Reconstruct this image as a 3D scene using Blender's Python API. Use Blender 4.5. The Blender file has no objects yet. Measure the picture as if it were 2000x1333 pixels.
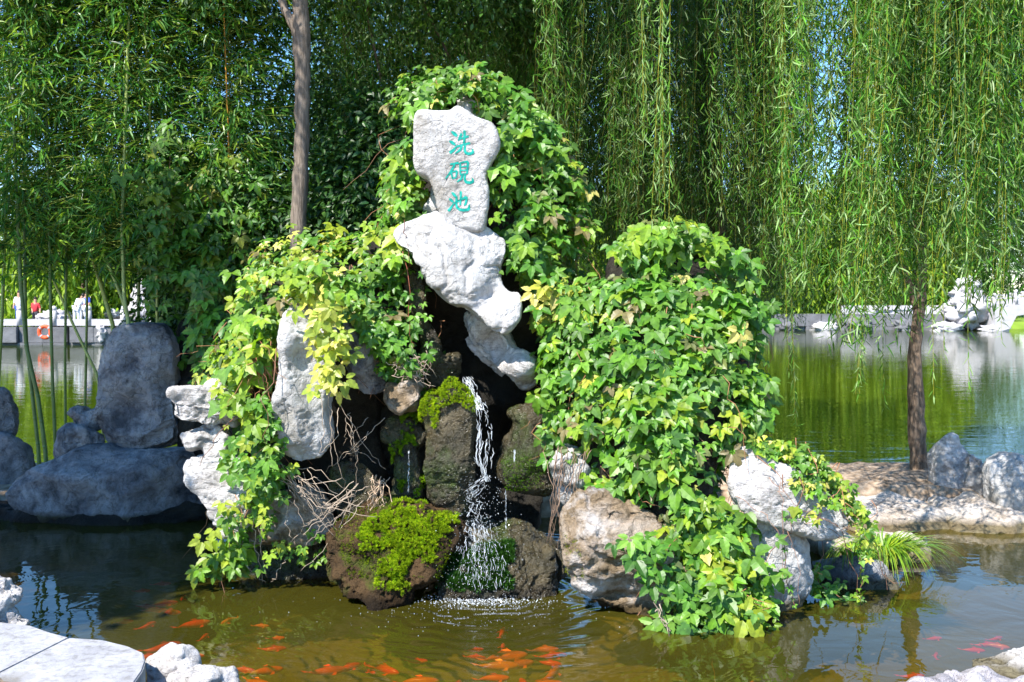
import bpy, bmesh, math
import numpy as np
from mathutils import Vector, noise as mnoise
from mathutils.bvhtree import BVHTree
RAD = math.radians
S = bpy.context.scene
COL = S.collection

# ------------------------------------------------------------------ camera
F = 1944.0; CAM_H = 2.0; PITCH = math.atan((666.5 - 590) / F)
cam_d = bpy.data.cameras.new('camera'); cam = bpy.data.objects.new('camera', cam_d); COL.objects.link(cam)
cam.location = (0, 0, CAM_H); cam.rotation_euler = (RAD(90) - PITCH, 0, 0)
cam_d.sensor_width = 36; cam_d.lens = 36 * F / 2000
cam_d.clip_start = .05; cam_d.clip_end = 2000
cam_d.dof.use_dof = True; cam_d.dof.focus_distance = 6.9; cam_d.dof.aperture_fstop = 4.5
S.camera = cam
# ------------------------------------------------------------------ light
SUN_AZ, SUN_EL = 38.0, 50.0      # behind the camera, to its left
sv = np.array([-math.sin(RAD(SUN_AZ)) * math.cos(RAD(SUN_EL)), -math.cos(RAD(SUN_AZ)) * math.cos(RAD(SUN_EL)), math.sin(RAD(SUN_EL))])
w = bpy.data.worlds.new('World'); S.world = w; w.use_nodes = True
nt = w.node_tree; bg = nt.nodes['Background']
sky = nt.nodes.new('ShaderNodeTexSky'); sky.sky_type = 'NISHITA'; sky.sun_disc = False
sky.sun_elevation = RAD(SUN_EL); sky.sun_rotation = RAD(180 + SUN_AZ); sky.air_density = 1.0; sky.dust_density = 0.0; sky.ozone_density = 4.0
hs = nt.nodes.new('ShaderNodeHueSaturation'); hs.inputs['Saturation'].default_value = 1.2; nt.links.new(sky.outputs[0], hs.inputs['Color']); nt.links.new(hs.outputs[0], bg.inputs[0]); bg.inputs[1].default_value = .15
sl = bpy.data.lights.new('sun', 'SUN'); so = bpy.data.objects.new('sun', sl); COL.objects.link(so)
sl.energy = 5.0; sl.angle = RAD(.5); sl.color = (1, .95, .87)
so.rotation_euler = Vector(sv).to_track_quat('Z', 'Y').to_euler()
so.location = tuple(sv * 30)
S.view_settings.view_transform = 'Standard'; S.view_settings.look = 'None'
S.view_settings.exposure = 1.18; S.view_settings.gamma = 1
S.cycles.max_bounces = 8; S.cycles.transparent_max_bounces = 12; S.cycles.diffuse_bounces = 3; S.cycles.glossy_bounces = 3
S.cycles.caustics_reflective = False; S.cycles.caustics_refractive = False; S.cycles.sample_clamp_indirect = 4
S.cycles.use_denoising = True

# ------------------------------------------------------------------ maths
def W(px, py, Y):
    u = (px - 1000) / F; v = -(py - 666.5) / F; c, s = math.cos(PITCH), math.sin(PITCH)
    d = (u, c + v * s, -s + v * c); k = Y / d[1]
    return np.array([d[0] * k, Y, CAM_H + d[2] * k])
def project(P):
    c, s = math.cos(PITCH), math.sin(PITCH)
    x = P[:, 0]; y = P[:, 1]; z = P[:, 2] - CAM_H
    f = y * c - z * s; up = y * s + z * c; f = np.maximum(f, .01)
    return np.stack([1000 + F * x / f, 666.5 - F * up / f], 1)
def inpoly(q, poly):
    poly = np.asarray(poly, float); r = np.zeros(len(q), bool); j = len(poly) - 1
    for i in range(len(poly)):
        a, b = poly[i], poly[j]
        cond = ((a[1] > q[:, 1]) != (b[1] > q[:, 1])) & (q[:, 0] < (b[0] - a[0]) * (q[:, 1] - a[1]) / (b[1] - a[1] + 1e-12) + a[0])
        r ^= cond; j = i
    return r
def _h(ix, iy, iz, seed):
    h = (ix * 374761393 + iy * 668265263 + iz * 2147483647 + seed * 974634777) & 0xffffffff
    h = ((h ^ (h >> 13)) * 1274126177) & 0xffffffff
    h = ((h ^ (h >> 16)) * 2246822519) & 0xffffffff
    return ((h ^ (h >> 15)) & 0xffffff) / float(0xffffff) * 2 - 1
def vnoise(P, seed=0):
    P = np.asarray(P, float) + 1000.0; i = np.floor(P).astype(np.int64); f = P - i; u = f * f * f * (f * (f * 6 - 15) + 10)
    r = 0
    for dx in (0, 1):
        for dy in (0, 1):
            for dz in (0, 1):
                wgt = (u[:, 0] if dx else 1 - u[:, 0]) * (u[:, 1] if dy else 1 - u[:, 1]) * (u[:, 2] if dz else 1 - u[:, 2])
                r = r + wgt * _h(i[:, 0] + dx, i[:, 1] + dy, i[:, 2] + dz, seed)
    return r
def fbm(P, seed=0, octv=4, gain=.5):
    r = 0; a = 1; P = np.asarray(P, float)
    for o in range(octv):
        r = r + a * vnoise(P * (2.03 ** o) + o * 17.3, seed + o); a *= gain
    return r
def unit(v):
    v = np.asarray(v, float); return v / np.maximum(np.linalg.norm(v, axis=-1, keepdims=True), 1e-9)

# ------------------------------------------------------------------ mesh building
def link(o, parent=None):
    COL.objects.link(o)
    if parent is not None:
        o.parent = parent; o.matrix_parent_inverse = parent.matrix_world.inverted() if parent.type != 'EMPTY' else o.matrix_parent_inverse
    return o
def mesh_obj(name, V, faces, mat, parent=None, smooth=True, tint=None, origin=None):
    """faces: (K,n) int array or a list of such arrays; V (N,3) world coordinates."""
    V = np.asarray(V, float)
    if parent is not None:
        org = np.zeros(3); q_ = parent
        while q_ is not None: org = org + np.array(q_.location); q_ = q_.parent
    elif origin is not None: org = np.array(origin, float)
    else: org = np.array([(V[:, 0].min() + V[:, 0].max()) / 2, (V[:, 1].min() + V[:, 1].max()) / 2, V[:, 2].min()])
    V = V - org
    if isinstance(faces, np.ndarray): faces = [faces]
    me = bpy.data.meshes.new(name)
    nl = sum(f.size for f in faces); npoly = sum(len(f) for f in faces)
    me.vertices.add(len(V)); me.vertices.foreach_set('co', V.astype(np.float32).ravel())
    me.loops.add(nl); me.loops.foreach_set('vertex_index', np.concatenate([f.ravel() for f in faces]).astype(np.int32))
    me.polygons.add(npoly)
    tot = np.concatenate([np.full(len(f), f.shape[1]) for f in faces]); st = np.concatenate([[0], np.cumsum(tot)[:-1]])
    me.polygons.foreach_set('loop_start', st.astype(np.int32)); me.polygons.foreach_set('loop_total', tot.astype(np.int32))
    me.polygons.foreach_set('use_smooth', np.full(npoly, smooth))
    if tint is not None:
        at = me.color_attributes.new('tint', 'FLOAT_COLOR', 'POINT')
        c = np.ones((len(V), 4), np.float32); c[:, :3] = tint; at.data.foreach_set('color', c.ravel())
    me.update(calc_edges=True)
    if mat is not None: me.materials.append(mat)
    o = bpy.data.objects.new(name, me)
    COL.objects.link(o)
    if parent is not None: o.parent = parent
    else: o.location = org
    return o
def thing(name, label, cat, loc, group=None, kind=None):
    o = bpy.data.objects.new(name, None); o.empty_display_size = .1; COL.objects.link(o); o.location = tuple(float(a) for a in loc)
    return tag(o, label, cat, group, kind)
def tag(o, label=None, cat=None, group=None, kind=None):
    if label: o['label'] = label
    if cat: o['category'] = cat
    if group: o['group'] = group
    if kind: o['kind'] = kind
    return o
def copy_tree(o, parent=None):
    c = o.copy(); COL.objects.link(c)
    if parent is not None: c.parent = parent
    for ch in list(o.children): copy_tree(ch, c)
    return c
class MB:
    def __init__(s): s.V = []; s.Q = []; s.T = []; s.C = []; s.n = 0
    def add(s, V, Q=None, T=None, c=None):
        V = np.asarray(V, float)
        if Q is not None and len(Q): s.Q.append(np.asarray(Q) + s.n)
        if T is not None and len(T): s.T.append(np.asarray(T) + s.n)
        s.V.append(V); s.n += len(V)
        s.C.append(np.tile(np.asarray(c if c is not None else (1, 1, 1), float), (len(V), 1)) if np.ndim(c) < 2 else np.asarray(c))
    def tube(s, P, r, sides=6, c=None, caps=True):
        P = np.asarray(P, float); n = len(P); r = np.broadcast_to(np.asarray(r, float), (n,))
        t = unit(np.gradient(P, axis=0)); ref = np.array([0., 0, 1]) if abs(t[:, 2]).mean() < .8 else np.array([1., 0, 0])
        a = unit(np.cross(t, ref)); b = np.cross(t, a)
        ang = np.arange(sides) / sides * 2 * math.pi
        V = P[:, None] + r[:, None, None] * (np.cos(ang)[None, :, None] * a[:, None] + np.sin(ang)[None, :, None] * b[:, None])
        V = V.reshape(-1, 3); i = np.arange(n - 1)[:, None] * sides; k = np.arange(sides)[None]; k2 = (k + 1) % sides
        Q = np.stack([i + k, i + k2, i + sides + k2, i + sides + k], -1).reshape(-1, 4)
        T = None
        if caps:
            V = np.vstack([V, P[:1], P[-1:]]); kk = np.arange(sides); k3 = (kk + 1) % sides
            T = np.vstack([np.stack([np.full(sides, n * sides), k3, kk], 1), np.stack([np.full(sides, n * sides + 1), (n - 1) * sides + kk, (n - 1) * sides + k3], 1)])
        s.add(V, Q, T, c)
    def box(s, c0, size, rz=0, c=None):
        x, y, z = [a / 2 for a in size]
        V = np.array([[i * x, j * y, k * z] for i in (-1, 1) for j in (-1, 1) for k in (-1, 1)], float)
        co, si = math.cos(rz), math.sin(rz); R = np.array([[co, -si, 0], [si, co, 0], [0, 0, 1]])
        V = V @ R.T + np.asarray(c0)
        s.add(V, [[0, 1, 3, 2], [4, 6, 7, 5], [0, 4, 5, 1], [2, 3, 7, 6], [0, 2, 6, 4], [1, 5, 7, 3]], None, c)
    def ell(s, c0, r, nu=12, nv=8, c=None, R=None, wob=0, seed=0):
        th = np.linspace(0, math.pi, nv + 1)[1:-1]; ph = np.arange(nu) / nu * 2 * math.pi
        V = np.array([[math.sin(t) * math.cos(p), math.sin(t) * math.sin(p), math.cos(t)] for t in th for p in ph] + [[0, 0, 1], [0, 0, -1]])
        if wob: V = V * (1 + wob * fbm(V * 2.6, seed, 4, .65)[:, None])
        V = V * np.asarray(r)
        if R is not None: V = V @ R.T
        V = V + np.asarray(c0)
        i = np.arange(nv - 2)[:, None] * nu; k = np.arange(nu)[None]; k2 = (k + 1) % nu
        Q = np.stack([i + k, i + nu + k, i + nu + k2, i + k2], -1).reshape(-1, 4)
        kk = np.arange(nu); k3 = (kk + 1) % nu; N = (nv - 1) * nu
        T = np.vstack([np.stack([np.full(nu, N), kk, k3], 1), np.stack([np.full(nu, N + 1), (nv - 2) * nu + k3, (nv - 2) * nu + kk], 1)])
        s.add(V, Q, T, c)
    def build(s, name, mat, parent=None, smooth=True, origin=None, tint=True):
        fs = []
        if s.Q: fs.append(np.vstack(s.Q))
        if s.T: fs.append(np.vstack(s.T))
        return mesh_obj(name, np.vstack(s.V), fs, mat, parent, smooth, np.vstack(s.C) if tint else None, origin)

# ------------------------------------------------------------------ materials
def nodes(name):
    m = bpy.data.materials.new(name); m.use_nodes = True; t = m.node_tree
    return m, t, t.nodes['Principled BSDF'], t.nodes['Material Output']
def N(t, typ, **kw):
    n = t.nodes.new(typ)
    for k, v in kw.items():
        if k in n.inputs: n.inputs[k].default_value = v
        else: setattr(n, k, v)
    return n
def ramp(t, src, stops):
    r = t.nodes.new('ShaderNodeValToRGB'); e = r.color_ramp.elements
    while len(e) < len(stops): e.new(.5)
    for el, (p, c) in zip(e, stops): el.position = p; el.color = (*c, 1) if len(c) == 3 else c
    t.links.new(src, r.inputs[0]); return r
def mix(t, fac, a, b, typ='MIX'):
    m = t.nodes.new('ShaderNodeMix'); m.data_type = 'RGBA'; m.blend_type = typ
    for k, s_ in ((0, fac), (6, a), (7, b)):
        if isinstance(s_, (int, float)): m.inputs[k].default_value = s_
        elif isinstance(s_, tuple): m.inputs[k].default_value = (*s_, 1)
        else: t.links.new(s_, m.inputs[k])
    return m.outputs[2]
def rock_mat(name, light, mid, dark, rough=.85, wet=0, bump=1.0, strata=0, stain=None, scale=1.0, crack=.5, fine=90, wline=True):
    m, t, b, o = nodes(name); L = t.links.new
    tc = N(t, 'ShaderNodeTexCoord'); mp = N(t, 'ShaderNodeMapping'); L(tc.outputs['Object'], mp.inputs[0])
    n1 = N(t, 'ShaderNodeTexNoise', Scale=3.2 * scale, Detail=8.0, Roughness=.62, Distortion=.6); L(mp.outputs[0], n1.inputs[0])
    n2 = N(t, 'ShaderNodeTexNoise', Scale=19.0 * scale, Detail=7.0, Roughness=.7); L(mp.outputs[0], n2.inputs[0])
    n3 = N(t, 'ShaderNodeTexNoise', Scale=float(fine), Detail=4.0, Roughness=.7); L(mp.outputs[0], n3.inputs[0])
    mp2 = N(t, 'ShaderNodeMapping'); mp2.inputs['Rotation'].default_value = (.15, .35, .2); mp2.inputs['Scale'].default_value = (1, 1, 1 + 5 * strata); L(tc.outputs['Object'], mp2.inputs[0])
    v = N(t, 'ShaderNodeTexVoronoi', Scale=4.5 * scale, feature='DISTANCE_TO_EDGE')
    dn = N(t, 'ShaderNodeTexNoise', Scale=5.0, Detail=5.0); L(mp2.outputs[0], dn.inputs[0])
    ad = N(t, 'ShaderNodeVectorMath', operation='MULTIPLY_ADD'); L(dn.outputs['Color'], ad.inputs[0]); ad.inputs[1].default_value = (.5, .5, .5); L(mp2.outputs[0], ad.inputs[2])
    L(ad.outputs[0], v.inputs[0])
    c1 = ramp(t, n1.outputs[0], [(.32, dark), (.46, mid), (.58, light)]).outputs[0]
    c2 = ramp(t, n2.outputs[0], [(.34, (.5, .48, .45)), (.52, (1, 1, 1))]).outputs[0]
    c = mix(t, .75, c1, c2, 'MULTIPLY')
    vr = ramp(t, v.outputs[0], [(.0, (.35, .33, .3)), (.03, (1, 1, 1))]).outputs[0]
    c = mix(t, .45 * crack, c, vr, 'MULTIPLY')
    c3 = ramp(t, n3.outputs[0], [(.35, (.7, .7, .7)), (.5, (1, 1, 1))]).outputs[0]
    c = mix(t, .4, c, c3, 'MULTIPLY')
    if stain:
        n4 = N(t, 'ShaderNodeTexNoise', Scale=2.2, Detail=6.0, Roughness=.6)
        mp4 = N(t, 'ShaderNodeMapping'); mp4.inputs['Location'].default_value = (3.1, 1.7, 9.2); L(tc.outputs['Object'], mp4.inputs[0]); L(mp4.outputs[0], n4.inputs[0])
        sm = ramp(t, n4.outputs[0], [(stain[1], (0, 0, 0)), (stain[1] + .1, (1, 1, 1))]).outputs[0]
        c = mix(t, sm, c, stain[0])
    gp = N(t, 'ShaderNodeNewGeometry'); sz = N(t, 'ShaderNodeSeparateXYZ'); L(gp.outputs['Position'], sz.inputs[0])
    wz = N(t, 'ShaderNodeMath', operation='MULTIPLY_ADD'); L(n1.outputs[0], wz.inputs[0]); wz.inputs[1].default_value = -.1; L(sz.outputs[2], wz.inputs[2])
    wr = ramp(t, wz.outputs[0], [(0.0, (1, 1, 1)), (.05, (0, 0, 0))]).outputs[0]
    if wline: c = mix(t, wr, c, mix(t, 1.0, c, (.3, .27, .17), 'MULTIPLY'))
    L(c, b.inputs['Base Color'])
    b.inputs['Roughness'].default_value = rough
    if wet:
        rr = ramp(t, n2.outputs[0], [(.4, (.12,) * 3), (.62, (.55,) * 3)]); L(rr.outputs[0], b.inputs['Roughness'])
        b.inputs['Specular IOR Level'].default_value = .7
    else: b.inputs['Specular IOR Level'].default_value = .25
    b1 = N(t, 'ShaderNodeBump', Strength=.6 * bump, Distance=.07); L(n1.outputs[0], b1.inputs['Height'])
    b2 = N(t, 'ShaderNodeBump', Strength=.8 * bump, Distance=.026); L(n2.outputs[0], b2.inputs['Height']); L(b1.outputs[0], b2.inputs['Normal'])
    b3 = N(t, 'ShaderNodeBump', Strength=.8 * bump, Distance=.009); L(n3.outputs[0], b3.inputs['Height']); L(b2.outputs[0], b3.inputs['Normal'])
    vm = N(t, 'ShaderNodeMath', operation='MINIMUM'); L(v.outputs[0], vm.inputs[0]); vm.inputs[1].default_value = .04
    b4 = N(t, 'ShaderNodeBump', Strength=.8 * crack, Distance=.25); L(vm.outputs[0], b4.inputs['Height']); L(b3.outputs[0], b4.inputs['Normal'])
    L(b4.outputs[0], b.inputs['Normal'])
    return m
def leaf_mat(name, rough=.42, trans=.34, tmul=(1.5, 1.6, .4), spec=.4, noise_amt=.35, scale=30):
    m, t, b, o = nodes(name); L = t.links.new
    at = N(t, 'ShaderNodeAttribute', attribute_name='tint'); tc = N(t, 'ShaderNodeTexCoord')
    n = N(t, 'ShaderNodeTexNoise', Scale=float(scale), Detail=3.0); L(tc.outputs['Object'], n.inputs[0])
    r = ramp(t, n.outputs[0], [(.3, (1 - noise_amt,) * 3), (.65, (1 + noise_amt * .5, 1 + noise_amt * .4, 1.0))])
    c = mix(t, 1.0, at.outputs['Color'], r.outputs[0], 'MULTIPLY')
    L(c, b.inputs['Base Color']); b.inputs['Roughness'].default_value = rough; b.inputs['Specular IOR Level'].default_value = spec
    tr = N(t, 'ShaderNodeBsdfTranslucent'); c2 = mix(t, 1.0, c, tmul, 'MULTIPLY'); L(c2, tr.inputs[0])
    mx = N(t, 'ShaderNodeMixShader'); mx.inputs[0].default_value = trans
    L(b.outputs[0], mx.inputs[1]); L(tr.outputs[0], mx.inputs[2]); L(mx.outputs[0], o.inputs[0])
    return m
def plain(name, col, rough=.7, spec=.3, bump=0, bscale=40, var=.25, metallic=0, tint=False):
    m, t, b, o = nodes(name); L = t.links.new
    tc = N(t, 'ShaderNodeTexCoord'); n = N(t, 'ShaderNodeTexNoise', Scale=float(bscale), Detail=6.0, Roughness=.65); L(tc.outputs['Object'], n.inputs[0])
    r = ramp(t, n.outputs[0], [(.3, tuple(a * (1 - var) for a in col)), (.7, tuple(min(1, a * (1 + var)) for a in col))])
    c = r.outputs[0]
    if tint:
        at = N(t, 'ShaderNodeAttribute', attribute_name='tint'); c = mix(t, 1.0, c, at.outputs['Color'], 'MULTIPLY')
    L(c, b.inputs['Base Color']); b.inputs['Roughness'].default_value = rough; b.inputs['Specular IOR Level'].default_value = spec; b.inputs['Metallic'].default_value = metallic
    if bump:
        bm = N(t, 'ShaderNodeBump', Strength=.7, Distance=bump); L(n.outputs[0], bm.inputs['Height']); L(bm.outputs[0], b.inputs['Normal'])
    return m
def bark_mat(name, a, b_, zs=.18, scale=30, dist=.02):
    m, t, b, o = nodes(name); L = t.links.new
    tc = N(t, 'ShaderNodeTexCoord'); mp = N(t, 'ShaderNodeMapping'); mp.inputs['Scale'].default_value = (1, 1, zs); L(tc.outputs['Object'], mp.inputs[0])
    n = N(t, 'ShaderNodeTexNoise', Scale=float(scale), Detail=8.0, Roughness=.7, Distortion=1.0); L(mp.outputs[0], n.inputs[0])
    r = ramp(t, n.outputs[0], [(.35, a), (.62, b_)]); L(r.outputs[0], b.inputs['Base Color']); b.inputs['Roughness'].default_value = .9; b.inputs['Specular IOR Level'].default_value = .15
    bm = N(t, 'ShaderNodeBump', Strength=.9, Distance=dist); L(n.outputs[0], bm.inputs['Height']); L(bm.outputs[0], b.inputs['Normal'])
    return m
def water_mat(name, murk, clear, fac, rip, ring=None, ior=1.33):
    m, t, b, o = nodes(name); L = t.links.new; t.nodes.remove(b)
    tc = N(t, 'ShaderNodeNewGeometry'); mp = N(t, 'ShaderNodeMapping'); mp.inputs['Scale'].default_value = rip[0]; L(tc.outputs['Position'], mp.inputs[0])
    n1 = N(t, 'ShaderNodeTexNoise', Scale=1.0, Detail=3.0, Roughness=.5, Distortion=.8); L(mp.outputs[0], n1.inputs[0])
    h = n1.outputs[0]
    bm = N(t, 'ShaderNodeBump', Strength=1.0, Distance=rip[1]); L(h, bm.inputs['Height']); nrm = bm.outputs[0]
    if ring:
        vd = N(t, 'ShaderNodeVectorMath', operation='DISTANCE'); L(tc.outputs['Position'], vd.inputs[0]); vd.inputs[1].default_value = ring
        nd = N(t, 'ShaderNodeTexNoise', Scale=2.5, Detail=2.0); L(tc.outputs['Position'], nd.inputs[0])
        ma = N(t, 'ShaderNodeMath', operation='MULTIPLY_ADD'); L(nd.outputs[0], ma.inputs[0]); ma.inputs[1].default_value = .35; L(vd.outputs['Value'], ma.inputs[2])
        mk = N(t, 'ShaderNodeMath', operation='MULTIPLY'); L(ma.outputs[0], mk.inputs[0]); mk.inputs[1].default_value = 46
        sn = N(t, 'ShaderNodeMath', operation='SINE'); L(mk.outputs[0], sn.inputs[0])
        fo = N(t, 'ShaderNodeMapRange'); L(vd.outputs['Value'], fo.inputs[0]); fo.inputs[1].default_value = .2; fo.inputs[2].default_value = 2.3; fo.inputs[3].default_value = 1; fo.inputs[4].default_value = 0
        mm = N(t, 'ShaderNodeMath', operation='MULTIPLY'); L(sn.outputs[0], mm.inputs[0]); L(fo.outputs[0], mm.inputs[1])
        b2 = N(t, 'ShaderNodeBump', Strength=1.0, Distance=.0035); L(mm.outputs[0], b2.inputs['Height']); L(nrm, b2.inputs['Normal']); nrm = b2.outputs[0]
    df = N(t, 'ShaderNodeBsdfDiffuse'); 
    nc = N(t, 'ShaderNodeTexNoise', Scale=.9, Detail=5.0); L(tc.outputs['Position'], nc.inputs[0])
    rc = ramp(t, nc.outputs[0], [(.3, tuple(a * .75 for a in murk)), (.7, tuple(a * 1.2 for a in murk))]); L(rc.outputs[0], df.inputs[0])
    tp = N(t, 'ShaderNodeBsdfTransparent'); tp.inputs[0].default_value = (*clear, 1)
    m1 = N(t, 'ShaderNodeMixShader'); m1.inputs[0].default_value = fac; L(df.outputs[0], m1.inputs[1]); L(tp.outputs[0], m1.inputs[2])
    gl = N(t, 'ShaderNodeBsdfGlossy'); gl.inputs['Roughness'].default_value = rip[2]; L(nrm, gl.inputs['Normal'])
    fr = N(t, 'ShaderNodeFresnel', IOR=ior); L(nrm, fr.inputs['Normal'])
    m2 = N(t, 'ShaderNodeMixShader'); L(fr.outputs[0], m2.inputs[0]); L(m1.outputs[0], m2.inputs[1]); L(gl.outputs[0], m2.inputs[2]); L(m2.outputs[0], o.inputs[0])
    return m
M = {}
M['pale'] = rock_mat('pale_limestone', (.56, .55, .55), (.48, .47, .46), (.36, .35, .34), scale=.8, crack=.6, bump=1.0, stain=((.3, .28, .25), .56))
M['ledge'] = rock_mat('layered_limestone', (.68, .66, .65), (.58, .55, .54), (.36, .34, .32), strata=1, crack=.8, bump=1.2)
M['grey'] = rock_mat('grey_limestone', (.44, .43, .43), (.32, .32, .34), (.1, .1, .12), crack=1, bump=1.5, stain=((.09, .09, .1), .57))
M['bank2'] = rock_mat('purple_grey_limestone', (.58, .55, .56), (.44, .41, .43), (.2, .19, .21), crack=.6, bump=1.3)
M['slate'] = rock_mat('dark_blue_grey_rock', (.34, .34, .36), (.2, .2, .22), (.045, .05, .06), crack=.9, bump=1.6)
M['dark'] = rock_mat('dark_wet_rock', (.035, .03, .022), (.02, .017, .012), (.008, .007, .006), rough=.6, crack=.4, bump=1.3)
M['wet'] = rock_mat('wet_brown_rock', (.11, .085, .04), (.06, .05, .022), (.02, .016, .009), wet=1, bump=2.2, fine=55, stain=((.05, .075, .01), .54))
M['brown'] = rock_mat('stained_brown_rock', (.45, .37, .3), (.3, .22, .14), (.12, .085, .045), bump=1.5, strata=.3, crack=.8, stain=((.62, .58, .56), .55))
M['bank'] = rock_mat('sandy_bank_rock', (.68, .62, .56), (.58, .5, .43), (.38, .31, .24), bump=1.2)
M['soil'] = rock_mat('brown_soil', (.12, .07, .03), (.075, .045, .02), (.03, .02, .01), rough=.9, bump=2.4, fine=50, crack=0, stain=((.08, .12, .01), .55))
M['mossy'] = rock_mat('mossy_soil', (.16, .15, .03), (.11, .085, .035), (.045, .035, .018), rough=.8, bump=1.6, crack=0, stain=((.13, .2, .01), .47))
M['mossy2'] = rock_mat('moss_cushion', (.15, .25, .008), (.09, .16, .008), (.03, .05, .005), rough=.95, bump=2, crack=0, fine=120)
M['leaf'] = leaf_mat('creeper_leaf', rough=.42, spec=.42)
M['willow'] = leaf_mat('willow_leaf', rough=.45, trans=.3, spec=.3, noise_amt=.15)
M['bamboo_leaf'] = leaf_mat('bamboo_leaf', rough=.4, trans=.3, noise_amt=.2)
M['far_leaf'] = leaf_mat('distant_leaf', rough=.6, trans=.3, noise_amt=.3, scale=2)
M['moss'] = leaf_mat('moss', rough=.9, trans=.2, spec=.1, noise_amt=.4, scale=14)
M['stem'] = plain('creeper_stem', (.2, .1, .06), tint=True)
M['twig'] = plain('dry_twig', (.42, .33, .25), tint=True)
M['culm'] = plain('bamboo_culm', (.3, .38, .1), rough=.4, spec=.4, bscale=9, tint=True)
M['bark'] = bark_mat('grey_bark', (.09, .072, .056), (.26, .21, .17), zs=.12, scale=40, dist=.008)
M['willow_bark'] = bark_mat('willow_bark', (.08, .055, .04), (.34, .25, .18), zs=.2, scale=26, dist=.05)
M['paint'] = plain('turquoise_paint', (.0, .27, .22), rough=.6, var=.35, bscale=60)
M['koi'] = plain('koi_skin', (.95, .025, .006), rough=.3, spec=.5, var=.2, bscale=18, tint=True)
M['pave'] = rock_mat('paving_stone', (.38, .38, .4), (.33, .33, .35), (.27, .27, .29), wline=False, bump=.35, crack=0, rough=.9, fine=150, stain=((.2, .19, .18), .6))
M['white'] = plain('white_stone', (.45, .43, .44), rough=.85, var=.12, bump=.02, bscale=3)
M['far_wall'] = plain('shade_grey_wall_stone', (.15, .15, .16), rough=.9, var=.35, bscale=1.2, bump=.1)  # tree shade on the far wall is put into this darker grey
# ------------------------------------------------------------------ rocks
ROCK = {}
RNG = np.random.default_rng(7)
def chaikin(P, n=2):
    P = np.asarray(P, float)
    for _ in range(n):
        Q = np.roll(P, -1, 0); P = np.stack([.8 * P + .2 * Q, .2 * P + .8 * Q], 1).reshape(-1, 2)
    return P
def vert_normals(V, Fq):
    n = np.cross(V[Fq[:, 2]] - V[Fq[:, 0]], V[Fq[:, 3]] - V[Fq[:, 1]]); o = np.zeros_like(V)
    for k in range(4): np.add.at(o, Fq[:, k], n)
    return unit(o)
def smooth_v(V, Fq, it=1, lam=.5):
    for _ in range(it):
        acc = np.zeros_like(V); cnt = np.zeros(len(V))
        for a, b in ((0, 1), (1, 2), (2, 3), (3, 0)):
            np.add.at(acc, Fq[:, a], V[Fq[:, b]]); np.add.at(acc, Fq[:, b], V[Fq[:, a]]); np.add.at(cnt, Fq[:, a], 1); np.add.at(cnt, Fq[:, b], 1)
        V = V * (1 - lam) + lam * acc / cnt[:, None]
    return V
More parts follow.
